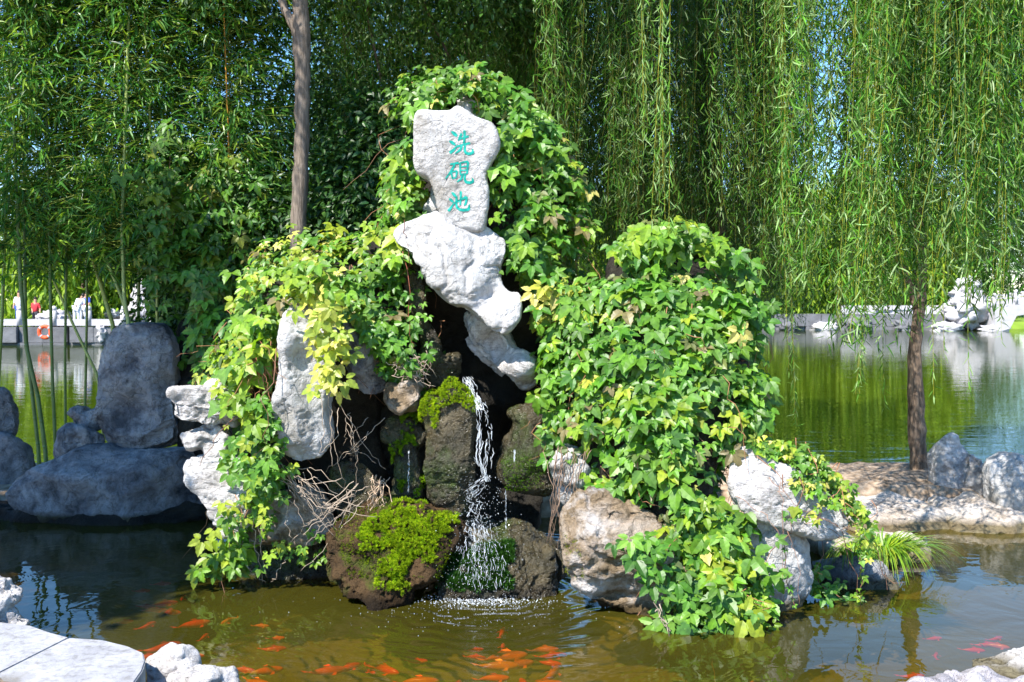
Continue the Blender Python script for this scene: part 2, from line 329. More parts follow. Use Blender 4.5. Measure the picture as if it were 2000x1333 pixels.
def rock(key, name, outline, Y, T, mat, label=None, cat='rock', vox=.022, R=None, a=.4, facets=5, fdeep=.06, amp=.035, lowamp=.05, dents=(), seed=0, ky=0, kx=0, group=None, kind=None, parent=None, strata=0, ridge=.0, ch=2, shift=0, freq=1.0, fx=.5, det=.0055):
    vox = vox * .62 if vox < .03 else vox
    """closed stone: traced outline at depth Y, half thickness T, inflated, faceted and eroded"""
    rng = np.random.default_rng(seed + 11)
    pl = chaikin(outline, ch); P = np.array([W(q[0], q[1], Y) for q in pl]); xz = P[:, [0, 2]]
    n = len(xz)
    V = np.vstack([np.c_[xz[:, 0], np.full(n, Y - T), xz[:, 1]], np.c_[xz[:, 0], np.full(n, Y + T), xz[:, 1]]])
    me = bpy.data.meshes.new('tmp'); fs = [list(range(n)), list(range(2 * n - 1, n - 1, -1))] + [[i, n + i, n + (i + 1) % n, (i + 1) % n] for i in range(n)]
    me.from_pydata(V.tolist(), [], fs)
    bm = bmesh.new(); bm.from_mesh(me); bmesh.ops.triangulate(bm, faces=bm.faces[:]); bmesh.ops.recalc_face_normals(bm, faces=bm.faces[:]); bm.to_mesh(me); bm.free()
    ob = bpy.data.objects.new('tmp', me); COL.objects.link(ob)
    md = ob.modifiers.new('r', 'REMESH'); md.mode = 'VOXEL'; md.voxel_size = vox
    dg = bpy.context.evaluated_depsgraph_get(); dg.update(); ev = ob.evaluated_get(dg); em = ev.to_mesh()
    V = np.empty(len(em.vertices) * 3, np.float32); em.vertices.foreach_get('co', V); V = V.reshape(-1, 3).astype(float)
    Fq = np.empty(len(em.loops), np.int32); em.loops.foreach_get('vertex_index', Fq); Fq = Fq.reshape(-1, 4)
    ev.to_mesh_clear(); bpy.data.objects.remove(ob); bpy.data.meshes.remove(me)
    A = xz; B = np.roll(xz, -1, 0); d = np.full(len(V), 1e9); q = V[:, [0, 2]]
    for p0, p1 in zip(A, B):
        e = p1 - p0; t = np.clip(((q - p0) @ e) / (e @ e + 1e-12), 0, 1); d = np.minimum(d, np.linalg.norm(q - p0 - t[:, None] * e, axis=1))
    if R is None: R = max(.05, T * 1.1)
    c = np.clip(d / R, 0, 1); prof = np.sqrt(np.clip(1 - (1 - c) ** 2, 0, 1))
    s_ = (V[:, 1] - Y) / T
    V[:, 1] = Y + s_ * T * (a + (1 - a) * prof)
    V = smooth_v(V, Fq, 3)
    ctr = V.mean(0)
    for k in range(facets * 3):
        nn = unit(rng.normal(size=3) * np.array([fx, .25, fx]) + np.array([0, -1.0 if k % 4 else 1.0, .12])); h = (V - ctr) @ nn
        lim = np.quantile(h, 1 - rng.uniform(.2, 1) * .12) ; ov = np.maximum(h - lim, 0)
        V = V - nn * (np.minimum(ov, fdeep) * .92)[:, None]
    for (px, py, dy, rad) in dents:
        cpt = W(px, py, Y); g = np.exp(-(((V[:, [0, 2]] - cpt[[0, 2]]) ** 2).sum(1)) / (2 * (rad * Y / F) ** 2))
        V[:, 1] += dy * g * (V[:, 1] < Y + .3 * T)
    nrm = vert_normals(V, Fq)
    ext = (V.max(0) - V.min(0))[[0, 2]].min()
    lf = freq * 1.6 / max(.2, ext)
    disp = lowamp * fbm(V * lf + seed * 3.1, seed, 2) + amp * .62 * fbm(V * 5 * freq + seed, seed + 5, 5, .5)
    disp += det * fbm(V * 24 + seed, seed + 7, 4, .6) - det * 1.6 * np.clip(1 - np.abs(fbm(V * 6.5 * np.array([1, 1, 1.6]) + 2 + seed, seed + 13, 4)) * 7, 0, 1)
    if ridge: disp -= ridge * np.clip(1 - np.abs(fbm(V * 3.3 * freq + 5 + seed, seed + 9, 3)) * 5, 0, 1)
    if strata:
        zz = V[:, 2] + .25 * V[:, 0] + .04 * fbm(V * 4, seed + 3, 3); sn = np.abs(np.sin(zz * 30)) ; disp += strata * (sn ** .4 - .8)
    V = V + nrm * disp[:, None]
    V[:, 1] += ky * (V[:, 2] - ctr[2]) + kx * (V[:, 0] - ctr[0]) + shift
    o = mesh_obj(name, V, Fq, mat, parent)
    if label: tag(o, label, cat, group, kind)
    elif kind: o['kind'] = kind
    ROCK[key] = (V, Fq, o)
    return o
def grid_surface(name, xs, ys, hf, mat, label=None, kind='structure'):
    X, Yg = np.meshgrid(xs, ys); Z = hf(X.ravel(), Yg.ravel()); V = np.c_[X.ravel(), Yg.ravel(), Z]
    nx, ny = len(xs), len(ys); i = (np.arange(ny - 1)[:, None] * nx + np.arange(nx - 1)[None]).ravel()
    o = mesh_obj(name, V, np.stack([i, i + 1, i + nx + 1, i + nx], 1), mat, origin=(0, 0, 0)); o['kind'] = kind
    return o, V
def sst(a, b, x): t = np.clip((x - a) / (b - a), 0, 1); return t * t * (3 - 2 * t)

# ---- ground: one sheet, bed below the water, land beyond the lake
def shore_far(x): return 47 + 24 * sst(-16, 14, x)
def ground_h(x, y):
    nb = vnoise(np.c_[x * .7, y * .7, x * 0], 3); nb2 = fbm(np.c_[x * 3, y * 3, x * 0], 8, 3)
    bed = -.5 + .08 * nb
    near = sst(4.6, 3.9, y + .25 * nb)                                   # bank under the visitor's feet
    leftp = sst(5.0, 4.6, y + (x + 2.6) * .35) * sst(-.6, -1.2, x)
    bank = sst(9.0, 9.5, y + .3 * nb) * sst(11.6, 10.9, y + .4 * nb)
    side = sst(-4.6, -5.6, x) * sst(12, 10, y)
    rightb = sst(5.2, 6.5, x - .0) * sst(12, 10, y)
    low = np.maximum.reduce([near, leftp, bank, side, rightb])
    h = bed + low * .72 + .03 * nb2 * low
    lake = sst(11, 13, y); h = h - lake * .8
    sf = shore_far(x); far = sst(sf + .5, sf + 3, y); h = h * (1 - far) + far * (.7 + .012 * np.clip(y - sf, 0, 300) + .3 * vnoise(np.c_[x * .05, y * .05, x * 0], 5))
    wide = sst(60, 80, np.abs(x)); return h * (1 - wide) + wide * 1.0
xs = np.concatenate([-np.geomspace(900, 8, 40), np.arange(-7.8, 7.8, .12), np.geomspace(8, 900, 40)])
ys = np.concatenate([np.linspace(-60, 1.5, 14), np.arange(2, 13, .12), np.arange(13.3, 46, 1.2), np.arange(46, 80, .8), np.geomspace(82, 1500, 24)])
def ground_mat():
    m, t, b, o = nodes('ground'); L = t.links.new; g = N(t, 'ShaderNodeNewGeometry')
    n = N(t, 'ShaderNodeTexNoise', Scale=.35, Detail=8.0); L(g.outputs['Position'], n.inputs[0])
    n2 = N(t, 'ShaderNodeTexNoise', Scale=14.0, Detail=8.0); L(g.outputs['Position'], n2.inputs[0])
    near = ramp(t, n2.outputs[0], [(.35, (.2, .14, .09)), (.65, (.42, .33, .25))]).outputs[0]
    far = ramp(t, n.outputs[0], [(.35, (.08, .16, .02)), (.65, (.2, .3, .04))]).outputs[0]
    sp = N(t, 'ShaderNodeSeparateXYZ'); L(g.outputs['Position'], sp.inputs[0]); mr = N(t, 'ShaderNodeMapRange'); L(sp.outputs[1], mr.inputs[0]); mr.inputs[1].default_value = 14; mr.inputs[2].default_value = 40
    c = mix(t, mr.outputs[0], near, far); 
    mz = N(t, 'ShaderNodeMapRange'); L(sp.outputs[2], mz.inputs[0]); mz.inputs[1].default_value = -.1; mz.inputs[2].default_value = 0.02
    c = mix(t, mz.outputs[0], (.17, .13, .03), c)
    L(c, b.inputs['Base Color']); b.inputs['Roughness'].default_value = .95; b.inputs['Specular IOR Level'].default_value = .1
    bm = N(t, 'ShaderNodeBump', Strength=.8, Distance=.03); L(n2.outputs[0], bm.inputs['Height']); L(bm.outputs[0], b.inputs['Normal'])
    return m
grid_surface('ground', xs, ys, ground_h, ground_mat())
M['pool'] = water_mat('pool_water', (.085, .077, .01), (.85, .72, .35), .58, ((3, 3, 3), .005, .015), ior=1.45, ring=tuple(W(945, 1165, 6.75) * np.array([1, 1, 0])))
M['lake'] = water_mat('lake_water', (.045, .07, .004), (.3, .4, .1), .15, ((1.2, 3.6, 1), .004, .015))
grid_surface('pool_water', np.array([-60., 60]), np.array([-20, 10.2]), lambda x, y: x * 0, M['pool'])
grid_surface('lake_water', np.array([-300., 300]), np.array([10.2, 120]), lambda x, y: x * 0, M['lake'])

# ---- central rockery
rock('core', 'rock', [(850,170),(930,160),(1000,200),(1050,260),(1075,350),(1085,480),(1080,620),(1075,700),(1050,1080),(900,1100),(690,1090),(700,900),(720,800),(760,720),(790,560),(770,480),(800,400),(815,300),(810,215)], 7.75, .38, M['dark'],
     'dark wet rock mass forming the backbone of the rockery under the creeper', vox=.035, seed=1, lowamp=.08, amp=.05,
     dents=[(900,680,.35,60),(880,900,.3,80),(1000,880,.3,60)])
st = rock('stone1', 'inscribed_stone', [(812,232),(822,220),(850,222),(878,222),(893,211),(910,218),(930,234),(962,243),(970,252),(978,282),(975,298),(960,322),(950,345),(955,372),(955,400),(950,440),(945,458),(900,455),(872,440),(856,418),(848,378),(840,352),(820,345),(810,335),(808,280)], 7.2, .15, M['pale'],
     'tall white stone carved with three turquoise characters at the top of the rockery', 'inscribed stone', vox=.013, seed=2, det=.0028, amp=.005, ch=1, lowamp=.008, facets=0, a=.8, R=.055, ky=-.02)
rock('stone1b', 'rock', [(888,172),(905,160),(930,163),(934,182),(925,200),(940,225),(920,240),(895,235),(893,200),(880,190)], 7.45, .12, M['pale'], 'small pale knob of stone poking out of the creeper above the carved stone', vox=.016, seed=3, amp=.02, facets=3)
rock('stone1c', 'rock', [(838,372),(856,355),(870,390),(880,430),(850,435),(825,425)], 7.36, .1, M['pale'], 'pale stone wedged behind the neck of the carved stone', vox=.016, seed=4, amp=.015, facets=2)
rock('stone2', 'rock', [(768,455),(785,440),(830,424),(862,412),(885,424),(905,424),(945,436),(965,452),(990,470),(984,500),(975,525),(980,555),(995,575),(1012,574),(1015,595),(1014,625),(1000,645),(985,655),(958,640),(935,618),(912,600),(885,598),(862,582),(840,560),(828,530),(815,505),(800,487),(782,478)], 7.1, .2, M['pale'],
     'big white overhanging stone directly below the carved stone', vox=.015, seed=5, ch=1, det=.0035, amp=.012, lowamp=.015, facets=4, fdeep=.06, fx=.22, a=.6, R=.12, ky=.25, kx=.12, ridge=.022,
     dents=[(960,575,.09,14),(940,600,.07,12),(990,540,.12,22),(870,470,-.04,45),(905,430,.03,10)])
rock('stone3', 'rock', [(905,600),(940,615),(985,650),(1005,685),(1050,700),(1058,718),(1046,748),(1022,762),(990,735),(965,715),(940,690),(915,665),(895,625)], 7.25, .19, M['ledge'],
     'pale stone with a shaded hollow under the overhanging white stone', vox=.016, seed=6, amp=.02, facets=3, fx=.3, a=.5, dents=[(970,675,.14,26),(1018,722,-.1,20)])
rock('wet_column', 'rock', [(790,500),(812,520),(828,560),(832,610),(850,660),(862,700),(900,690),(905,740),(880,760),(845,752),(820,735),(828,690),(820,650),(800,600),(785,560)], 7.3, .13, M['wet'],
     'thin dark wet rock column left of the overhanging white stone', vox=.018, seed=8, amp=.03, facets=2)
rock('moss_stone', 'mossy_rock', [(825,800),(835,770),(865,768),(885,742),(905,755),(932,790),(935,850),(928,900),(930,960),(915,1005),(880,1010),(845,995),(832,940),(826,870)], 7.0, .2, M['wet'],
     'upright wet brown rock with bright moss on its top beside the waterfall', vox=.016, seed=9, amp=.02, lowamp=.03, facets=3, a=.5)
rock('brown_boulder', 'rock', [(745,770),(760,752),(800,742),(825,752),(832,775),(822,798),(790,803),(755,795)], 7.05, .16, M['brown'],
     'small brown boulder lying left of the mossy upright rock', vox=.016, seed=10, amp=.02, facets=3)
rock('wet_right', 'rock', [(1000,790),(1030,784),(1055,800),(1068,830),(1085,870),(1086,930),(1070,975),(1030,970),(1000,960),(975,920),(972,880),(990,850),(1010,825),(995,810)], 7.1, .18, M['wet'],
     'wet olive rock right of the waterfall with water running over it', vox=.016, seed=12, amp=.025, facets=3)
rock('moss_pads', 'mossy_rock', [(755,815),(800,812),(830,820),(828,860),(815,880),(822,930),(815,990),(780,995),(765,930),(770,880),(750,850)], 7.12, .16, M['wet'],
     'low stepped rock with green moss pads left of the upright mossy rock', vox=.018, seed=13, amp=.04, facets=3)
rock('pillar', 'standing_stone', [(560,600),(590,585),(618,592),(640,610),(655,640),(650,700),(648,760),(640,800),(650,850),(630,890),(590,905),(555,890),(540,850),(538,800),(552,760),(556,700)], 6.85, .2, M['pale'],
     'smooth white standing stone half covered by yellow creeper on the left side', 'standing stone', vox=.017, seed=14, amp=.012, lowamp=.035, facets=4, a=.45, kx=.35, dents=[(590,840,-.05,40),(600,700,.05,25)])
rock('back_left', 'rock', [(655,610),(690,620),(715,660),(740,700),(760,750),(740,775),(700,765),(675,720),(650,660)], 7.2, .15, M['grey'],
     'leaning grey rock behind the white standing stone', vox=.018, seed=15, amp=.02)
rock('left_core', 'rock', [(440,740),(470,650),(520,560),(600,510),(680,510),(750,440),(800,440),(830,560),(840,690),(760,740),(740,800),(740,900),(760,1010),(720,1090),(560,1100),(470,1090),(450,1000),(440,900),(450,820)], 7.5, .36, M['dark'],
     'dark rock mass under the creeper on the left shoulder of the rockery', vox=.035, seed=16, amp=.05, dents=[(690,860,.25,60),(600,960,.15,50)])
rock('ledge1', 'rock', [(337,770),(350,760),(385,758),(420,752),(460,765),(475,800),(455,842),(420,835),(390,828),(360,822),(342,812),(345,790)], 6.95, .2, M['ledge'],
     'white flat ledge stone, topmost of the stack on the rockery\'s left edge', vox=.015, seed=17, amp=.018, facets=4, strata=.006, a=.5)
rock('ledge2', 'rock', [(356,855),(368,840),(400,838),(450,846),(465,880),(440,893),(400,885),(365,880)], 7.0, .18, M['ledge'],
     'small white stone sandwiched between the two larger ledge stones on the left', vox=.015, seed=18, amp=.015, facets=3, strata=.006)
rock('ledge3', 'rock', [(360,905),(385,890),(430,885),(470,900),(490,950),(495,1010),(480,1060),(440,1012),(410,990),(385,960),(368,930)], 6.95, .2, M['ledge'],
     'large white layered stone hanging over the water on the rockery\'s left edge', vox=.015, seed=19, amp=.015, facets=4, strata=.01, a=.5)
rock('ledge4', 'rock', [(408,998),(430,1003),(460,1030),(480,1070),(455,1062),(430,1045)], 6.9, .1, M['ledge'],
     'small pink-grey wedge stone at the foot of the layered ledge stones', vox=.014, seed=20, amp=.01)
rock('left_base', 'rock', [(470,1010),(520,960),(600,950),(640,980),(660,1040),(640,1045),(600,1062),(540,1058),(480,1062)], 7.0, .28, M['brown'],
     'brown ledge rock under dry twigs at the left foot of the rockery', vox=.02, seed=21, amp=.03, facets=5)
rock('left_foot', 'rock', [(460,1070),(520,1045),(600,1050),(650,1080),(690,1110),(690,1160),(600,1165),(480,1165)], 7.3, .22, M['wet'],
     'dark wet foot rock at the waterline below the left creeper', vox=.02, seed=22, amp=.03)
rock('olive_boulder', 'rock', [(640,930),(670,905),(710,900),(735,930),(745,980),(735,1010),(680,1010),(645,990)], 7.1, .16, M['wet'],
     'rounded olive boulder behind the dry twigs', vox=.018, seed=23, amp=.02)
rock('moss_mound', 'mossy_rock', [(628,1075),(640,1035),(690,1005),(740,985),(800,980),(850,1000),(900,1015),(908,1050),(880,1075),(868,1120),(815,1128),(800,1158),(745,1164),(722,1140),(690,1148),(655,1118)], 6.85, .3, M['soil'],
     'low mound of soil and stone with bright moss at the foot of the waterfall', vox=.018, seed=24, amp=.06, lowamp=.03, facets=2, ky=.7, a=.6, R=.15, det=.012)
rock('fall_base', 'rock', [(850,1080),(880,1040),(915,1022),(950,1040),(1000,1025),(1050,1048),(1090,1062),(1100,1100),(1095,1140),(1060,1158),(1000,1150),(940,1162),(860,1160)], 6.95, .24, M['wet'],
     'wet rock apron where the waterfall breaks up above the pool', vox=.018, seed=25, amp=.06, ky=.6, a=.7, R=.1, facets=1, det=.012)
rock('right_boulder', 'boulder', [(1100,1010),(1115,980),(1150,955),(1180,965),(1230,985),(1290,1010),(1330,1080),(1370,1180),(1380,1240),(1310,1240),(1285,1225),(1240,1205),(1200,1185),(1150,1165),(1120,1140),(1100,1080)], 6.35, .32, M['brown'],
     'large brown and white boulder at the waterline right of the waterfall', 'boulder', vox=.017, seed=26, amp=.03, lowamp=.04, facets=7, fdeep=.1, a=.5, ridge=.03, strata=.006, dents=[(1200,1150,.06,30),(1150,1030,-.06,30)])
rock('white_slab_r', 'rock', [(1085,880),(1110,860),(1140,880),(1150,940),(1145,975),(1110,985),(1090,950)], 6.7, .12, M['pale'],
     'white stone behind dry vine stems above the brown boulder', vox=.016, seed=27, amp=.015)
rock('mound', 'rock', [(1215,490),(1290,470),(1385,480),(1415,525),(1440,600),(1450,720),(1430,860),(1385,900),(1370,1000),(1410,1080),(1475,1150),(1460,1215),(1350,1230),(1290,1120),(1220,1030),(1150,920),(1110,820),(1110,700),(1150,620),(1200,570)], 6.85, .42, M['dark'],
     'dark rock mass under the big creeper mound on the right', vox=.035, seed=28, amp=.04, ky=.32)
rock('ledge_r', 'rock', [(1425,890),(1450,872),(1500,890),(1560,925),(1620,960),(1662,1000),(1660,1040),(1625,1050),(1570,1045),(1530,1030),(1480,1010),(1440,985),(1420,940)], 6.45, .26, M['ledge'],
     'long white ledge stone jutting right under small-leaved ivy', vox=.016, seed=29, amp=.02, lowamp=.03, facets=5, strata=.004, kx=.2)
rock('leg_r', 'rock', [(1440,980),(1500,1010),(1560,1040),(1585,1070),(1588,1130),(1565,1185),(1520,1215),(1470,1225),(1440,1150)], 6.45, .24, M['pale'],
     'white rounded rock standing in the water below the jutting ledge stone', vox=.017, seed=30, amp=.018, lowamp=.04, facets=4, kx=.3, dents=[(1500,1120,-.05,25)])
rock('low_r', 'rock', [(1590,1110),(1640,1088),(1700,1090),(1740,1115),(1748,1150),(1700,1185),(1640,1180),(1600,1160)], 7.0, .25, M['grey'],
     'low rounded rock under the grass tuft right of the rockery', vox=.02, seed=31, amp=.015, facets=2)
rock('pebble_r', 'rock', [(1690,1185),(1730,1165),(1760,1172),(1740,1190),(1700,1205)], 7.0, .1, M['grey'], 'small flat stone at the waterline beside the low rounded rock', vox=.016, seed=32, amp=.01)
# ---- left group, in shade
rock('tall_left', 'standing_stone', [(200,690),(208,655),(235,632),(280,626),(325,632),(342,670),(343,740),(352,800),(358,860),(330,880),(260,885),(205,870),(190,820),(198,760)], 9.45, .3, M['grey'],
     'tall rounded grey standing stone on the slab left of the rockery', 'standing stone', vox=.024, seed=40, amp=.02, lowamp=.04, facets=3, dents=[(265,800,.12,28),(340,750,.1,15)])
rock('slab_left', 'rock_slab', [(15,955),(60,915),(130,885),(220,878),(300,872),(370,880),(395,930),(400,985),(330,1020),(250,1035),(170,1020),(80,1015),(25,990)], 9.2, .42, M['slate'],
     'wide dark grey rock slab over the water carrying the tall standing stone', 'rock', vox=.03, seed=41, amp=.035, lowamp=.05, facets=6)
rock('slab_base', 'rock', [(-120,985),(100,975),(300,980),(440,990),(450,1085),(-120,1090)], 9.2, .42, M['dark'], 'added dark footing filling the black shade under the wide slab', vox=.035, seed=48, amp=.05)  # added rock; its near-black colour stands in for shade below the slab
rock('sl_small', 'rock', [(112,850),(130,832),(165,830),(192,850),(195,885),(150,895),(110,885)], 9.4, .2, M['grey'], 'small blue-grey rock left of the tall standing stone', vox=.022, seed=42, amp=.02)
rock('sl_small2', 'rock', [(138,800),(160,790),(180,798),(200,770),(205,840),(160,850),(138,830)], 9.7, .15, M['grey'], 'dark rock peeping out behind the small blue-grey rock', vox=.022, seed=43, amp=.03)
rock('sl_far', 'rock', [(-60,760),(0,762),(25,790),(36,830),(30,855),(0,870),(-60,870)], 10.3, .2, M['slate'], 'grey pitted rock cut by the photo\'s left edge above the dark slab', vox=.022, seed=44, amp=.03)
rock('sl_far2', 'rock', [(-90,850),(0,845),(45,880),(62,930),(50,985),(-20,990),(-90,990)], 10.0, .3, M['slate'], 'dark rock at the left edge beside the wide slab', vox=.03, seed=45, amp=.04)
rock('sl_right', 'rock', [(340,780),(360,740),(420,760),(430,860),(430,930),(380,960),(350,900)], 9.5, .25, M['dark'], 'dark rock in the gap between the tall standing stone and the rockery', vox=.03, seed=46, amp=.04)
rock('ivy_rock', 'rock', [(340,770),(350,640),(400,600),(470,620),(500,760),(470,860),(380,850)], 9.8, .3, M['dark'], 'dark ivy-hung rock behind the tall standing stone', vox=.035, seed=47, amp=.05)
# ---- right bank group
rock('r1', 'standing_stone', [(1815,960),(1818,910),(1830,865),(1848,845),(1868,848),(1890,880),(1893,920),(1880,960),(1865,990),(1830,990)], 9.6, .22, M['ledge'],
     'pointed grey standing stone on the right bank beside the willow trunk', 'standing stone', vox=.022, seed=50, amp=.025, facets=4)
rock('r2', 'standing_stone', [(1870,985),(1885,930),(1895,885),(1915,890),(1920,930),(1925,975),(1905,995)], 9.5, .15, M['ledge'],
     'narrower grey standing stone between the pointed stone and the pale boulder', 'standing stone', vox=.02, seed=51, amp=.025, facets=3)
rock('r3', 'boulder', [(1922,920),(1940,898),(1975,892),(2030,900),(2060,960),(2050,1030),(1980,1015),(1930,1000)], 9.1, .3, M['pale'],
     'pale rounded boulder at the right edge of the photo', 'boulder', vox=.024, seed=52, amp=.02, facets=4)
for i, (ol, y_, lb) in enumerate([
    ([(1640,960),(1700,950),(1770,955),(1800,975),(1790,1010),(1700,1015),(1650,1010)], 9.9, 'sandy flat bank rock left of the willow trunk'),
    ([(1640,1000),(1740,985),(1830,1000),(1880,1030),(1860,1062),(1780,1060),(1680,1075),(1640,1050)], 8.9, 'broad sandy bank rock behind the grass tuft'),
    ([(1840,990),(1920,985),(2000,1000),(2080,1010),(2080,1060),(1990,1052),(1900,1050),(1850,1045)], 8.9, 'flat pale bank rock below the standing stones'),
    ([(1590,1040),(1660,1045),(1740,1070),(1720,1120),(1640,1110),(1590,1090)], 7.8, 'sandy rock between the jutting ledge stone and the grass tuft'),
    ([(1700,1060),(1790,1050),(1818,1075),(1800,1120),(1740,1135),(1700,1110)], 7.7, 'rounded bank rock half hidden by the grass tuft')]):
    rock('bank%d' % i, 'bank_rock', ol, y_, .5 if i < 3 else .3, M['bank'], lb, 'rock', vox=.028, seed=60 + i, amp=.03, facets=3, ky=1.2 if i < 3 else .6, a=.6)
# ---- near edge
rock('n1', 'rock', [(-30,1120),(5,1125),(38,1155),(40,1175),(15,1185),(15,1215),(-30,1225)], 5.6, .14, M['ledge'], 'small pale rock on the paving at the left edge of the photo', vox=.014, seed=70, amp=.02, facets=4)
rock('n2', 'rock', [(10,1195),(30,1190),(60,1210),(50,1224),(20,1226)], 5.6, .1, M['ledge'], 'small crumbly stone between the pale rock and the paving', vox=.012, seed=71, amp=.015)
rock('n3', 'rock', [(290,1290),(320,1275),(365,1273),(378,1285),(376,1305),(330,1315),(300,1310)], 5.0, .1, M['ledge'], 'smooth rounded edging stone at the paving corner, the upper one', vox=.012, seed=72, amp=.008, facets=2)
rock('n4', 'rock', [(285,1300),(330,1303),(372,1318),(350,1345),(300,1350)], 4.95, .12, M['ledge'], 'cracked edging stone wedged beside the paving corner', vox=.012, seed=73, amp=.012, facets=3)
rock('n5', 'rock', [(340,1330),(370,1312),(420,1312),(455,1330),(460,1360),(340,1380)], 4.9, .12, M['ledge'], 'rounded edging stone at the bottom of the photo next to the water', vox=.012, seed=74, amp=.01, facets=2)
rock('n6', 'rock_slab', [(1690,1350),(1760,1328),(1850,1318),(1930,1324),(2000,1328),(2080,1340),(2080,1420),(1690,1420)], 4.9, .16, M['bank2'], 'flat grey stone slab in the bottom right corner', 'rock', vox=.02, seed=75, amp=.012, facets=2)
rock('n7', 'rock', [(1902,1300),(1940,1295),(2000,1272),(2060,1262),(2060,1325),(1960,1322),(1910,1315)], 5.3, .2, M['ledge'], 'layered pale stone lying on the slab at the right edge', vox=.016, seed=76, amp=.012, facets=3, strata=.005)

# ---- paving at lower left
def paving():
    E = [(-260,1185),(0,1215),(60,1222),(100,1236),(135,1245),(200,1250),(250,1262),(280,1275),(284,1292),(278,1310),(262,1333),(240,1400),(200,1600)]
    zt = .27
    def on(px, py):
        u = (px - 1000) / F; v = -(py - 666.5) / F; c, s = math.cos(PITCH), math.sin(PITCH); d = np.array([u, c + v * s, -s + v * c]); k = (zt - CAM_H) / d[2]
        return np.array([d[0] * k, d[1] * k, zt])
    edge = np.array([on(*p) for p in E])
    ja, jb = on(135, 1245), on(0, 1313); jd = unit(jb - ja); cut = jb + jd * 2.5
    def slab(name, poly, label):
        bm = bmesh.new(); vs = [bm.verts.new(tuple(p)) for p in poly]; f = bm.faces.new(vs)
        r = bmesh.ops.extrude_face_region(bm, geom=[f]); 
        for v in [e for e in r['geom'] if isinstance(e, bmesh.types.BMVert)]: v.co.z -= .13
        bmesh.ops.recalc_face_normals(bm, faces=bm.faces[:])
        bmesh.ops.bevel(bm, geom=bm.edges[:], offset=.006, segments=2, affect='EDGES')
        me = bpy.data.meshes.new(name); bm.to_mesh(me); bm.free(); me.materials.append(M['pave'])
        o = bpy.data.objects.new(name, me); COL.objects.link(o); tag(o, None, None, None, 'structure')
    k = 4
    slab('pavement', list(edge[:k + 1]) + [cut + np.array([0, 0, 0]), np.array([-6, cut[1], zt])], 'a')
    g = np.array([.004, -.006, 0])
    slab('pavement', [edge[k] + g] + list(edge[k + 1:]) + [np.array([-1.2, .5, zt]), np.array([-6, .5, zt]), np.array([-6, cut[1] - .01, zt]), cut + g], 'b')
paving()

# ---- inscription, painted strokes lying on the carved stone
def inscription():
    V, Fq, so_ = ROCK['stone1']; T = np.vstack([Fq[:, [0, 1, 2]], Fq[:, [0, 2, 3]]]); bvh = BVHTree.FromPolygons(V.tolist(), T.tolist())
    z = lambda p: (700 + p[0] / 3.332, 100 + p[1] / 3.332)
    A = [[(604,524,5),(622,536,12),(642,554,9)],[(592,586,5),(610,596,11),(632,612,7)],[(594,664,11),(615,648,10),(648,612,3)],
         [(672,536,9),(660,562,7),(648,584,3)],[(652,576,5),(685,564,6),(718,554,8)],[(690,516,9),(690,560,8),(686,612,7)],[(636,622,7),(680,610,6),(728,598,9)],
         [(674,614,7),(662,645,8),(628,668,4)],[(696,606,7),(690,640,8),(698,664,9),(722,670,10),(746,662,10),(742,636,3)]]
    B = [[(596,738,7),(625,732,6),(654,728,9)],[(628,736,7),(604,782,8),(566,832,4)],[(604,788,6),(608,812,6),(614,834,6)],[(604,788,5),(622,784,5),(642,780,7)],[(642,780,7),(638,802,6),(636,824,5)],[(614,828,5),(636,824,5)],
         [(662,728,7),(662,775,6),(664,810,6)],[(662,728,5),(690,722,6),(714,720,8)],[(714,720,8),(710,765,7),(706,802,6)],[(666,754,4),(708,749,5)],[(666,778,4),(708,774,5)],[(664,802,5),(706,799,5)],
         [(678,806,6),(668,834,7),(640,852,4)],[(694,804,7),(690,834,8),(702,854,9),(726,858,10),(746,850,9),(742,826,3)]]
    C = [[(606,920,5),(620,932,10),(636,950,7)],[(590,960,5),(602,970,9),(618,984,6)],[(584,1042,10),(602,1020,8),(626,984,3)],
         [(622,992,6),(660,972,6),(704,948,9)],[(704,948,9),(702,975,8),(694,1004,7)],[(694,1004,7),(684,1000,3)],[(666,912,8),(666,955,7),(662,1004,6)],[(640,944,7),(636,985,7),(640,1018,8),(664,1034,9),(694,1036,10),(718,1030,10),(722,996,3)]]
    for wgt, lift in ((1.0, .003),):
        for ch in (A, B, C):
            out = MB()
            for stq in ch:
                q = np.array(stq, float); tt = np.linspace(0, len(q) - 1, 6 * (len(q) - 1) + 1)
                X = np.interp(tt, range(len(q)), q[:, 0]); Yy = np.interp(tt, range(len(q)), q[:, 1]); Wd = np.interp(tt, range(len(q)), q[:, 2]) * .98 * wgt
                for _ in range(2):
                    X[1:-1] = (X[:-2] + X[1:-1] * 2 + X[2:]) / 4; Yy[1:-1] = (Yy[:-2] + Yy[1:-1] * 2 + Yy[2:]) / 4
                d = unit(np.c_[np.gradient(X), np.gradient(Yy)]); nn = np.c_[-d[:, 1], d[:, 0]]
                rows = []
                Wd[0] *= .6; Wd[-1] *= .6
                for sgn in (-1, -.5, 0, .5, 1):
                    for x_, y_ in zip(X + nn[:, 0] * Wd * sgn, Yy + nn[:, 1] * Wd * sgn):
                        p = z((x_, y_)); e = unit(W(p[0], p[1], 7) - np.array([0, 0, CAM_H])); h = bvh.ray_cast(Vector((0, 0, CAM_H)), Vector(e))
                        hp = np.array(h[0]) if h[0] is not None else W(p[0], p[1], 7.05)
                        rows.append(hp - e * lift)
                n = len(X); i = (np.arange(4)[:, None] * n + np.arange(n - 1)[None]).ravel()
                out.add(rows, np.stack([i, i + 1, i + n + 1, i + n], 1))
            out.build('carved_character', M['paint'], so_)
inscription()
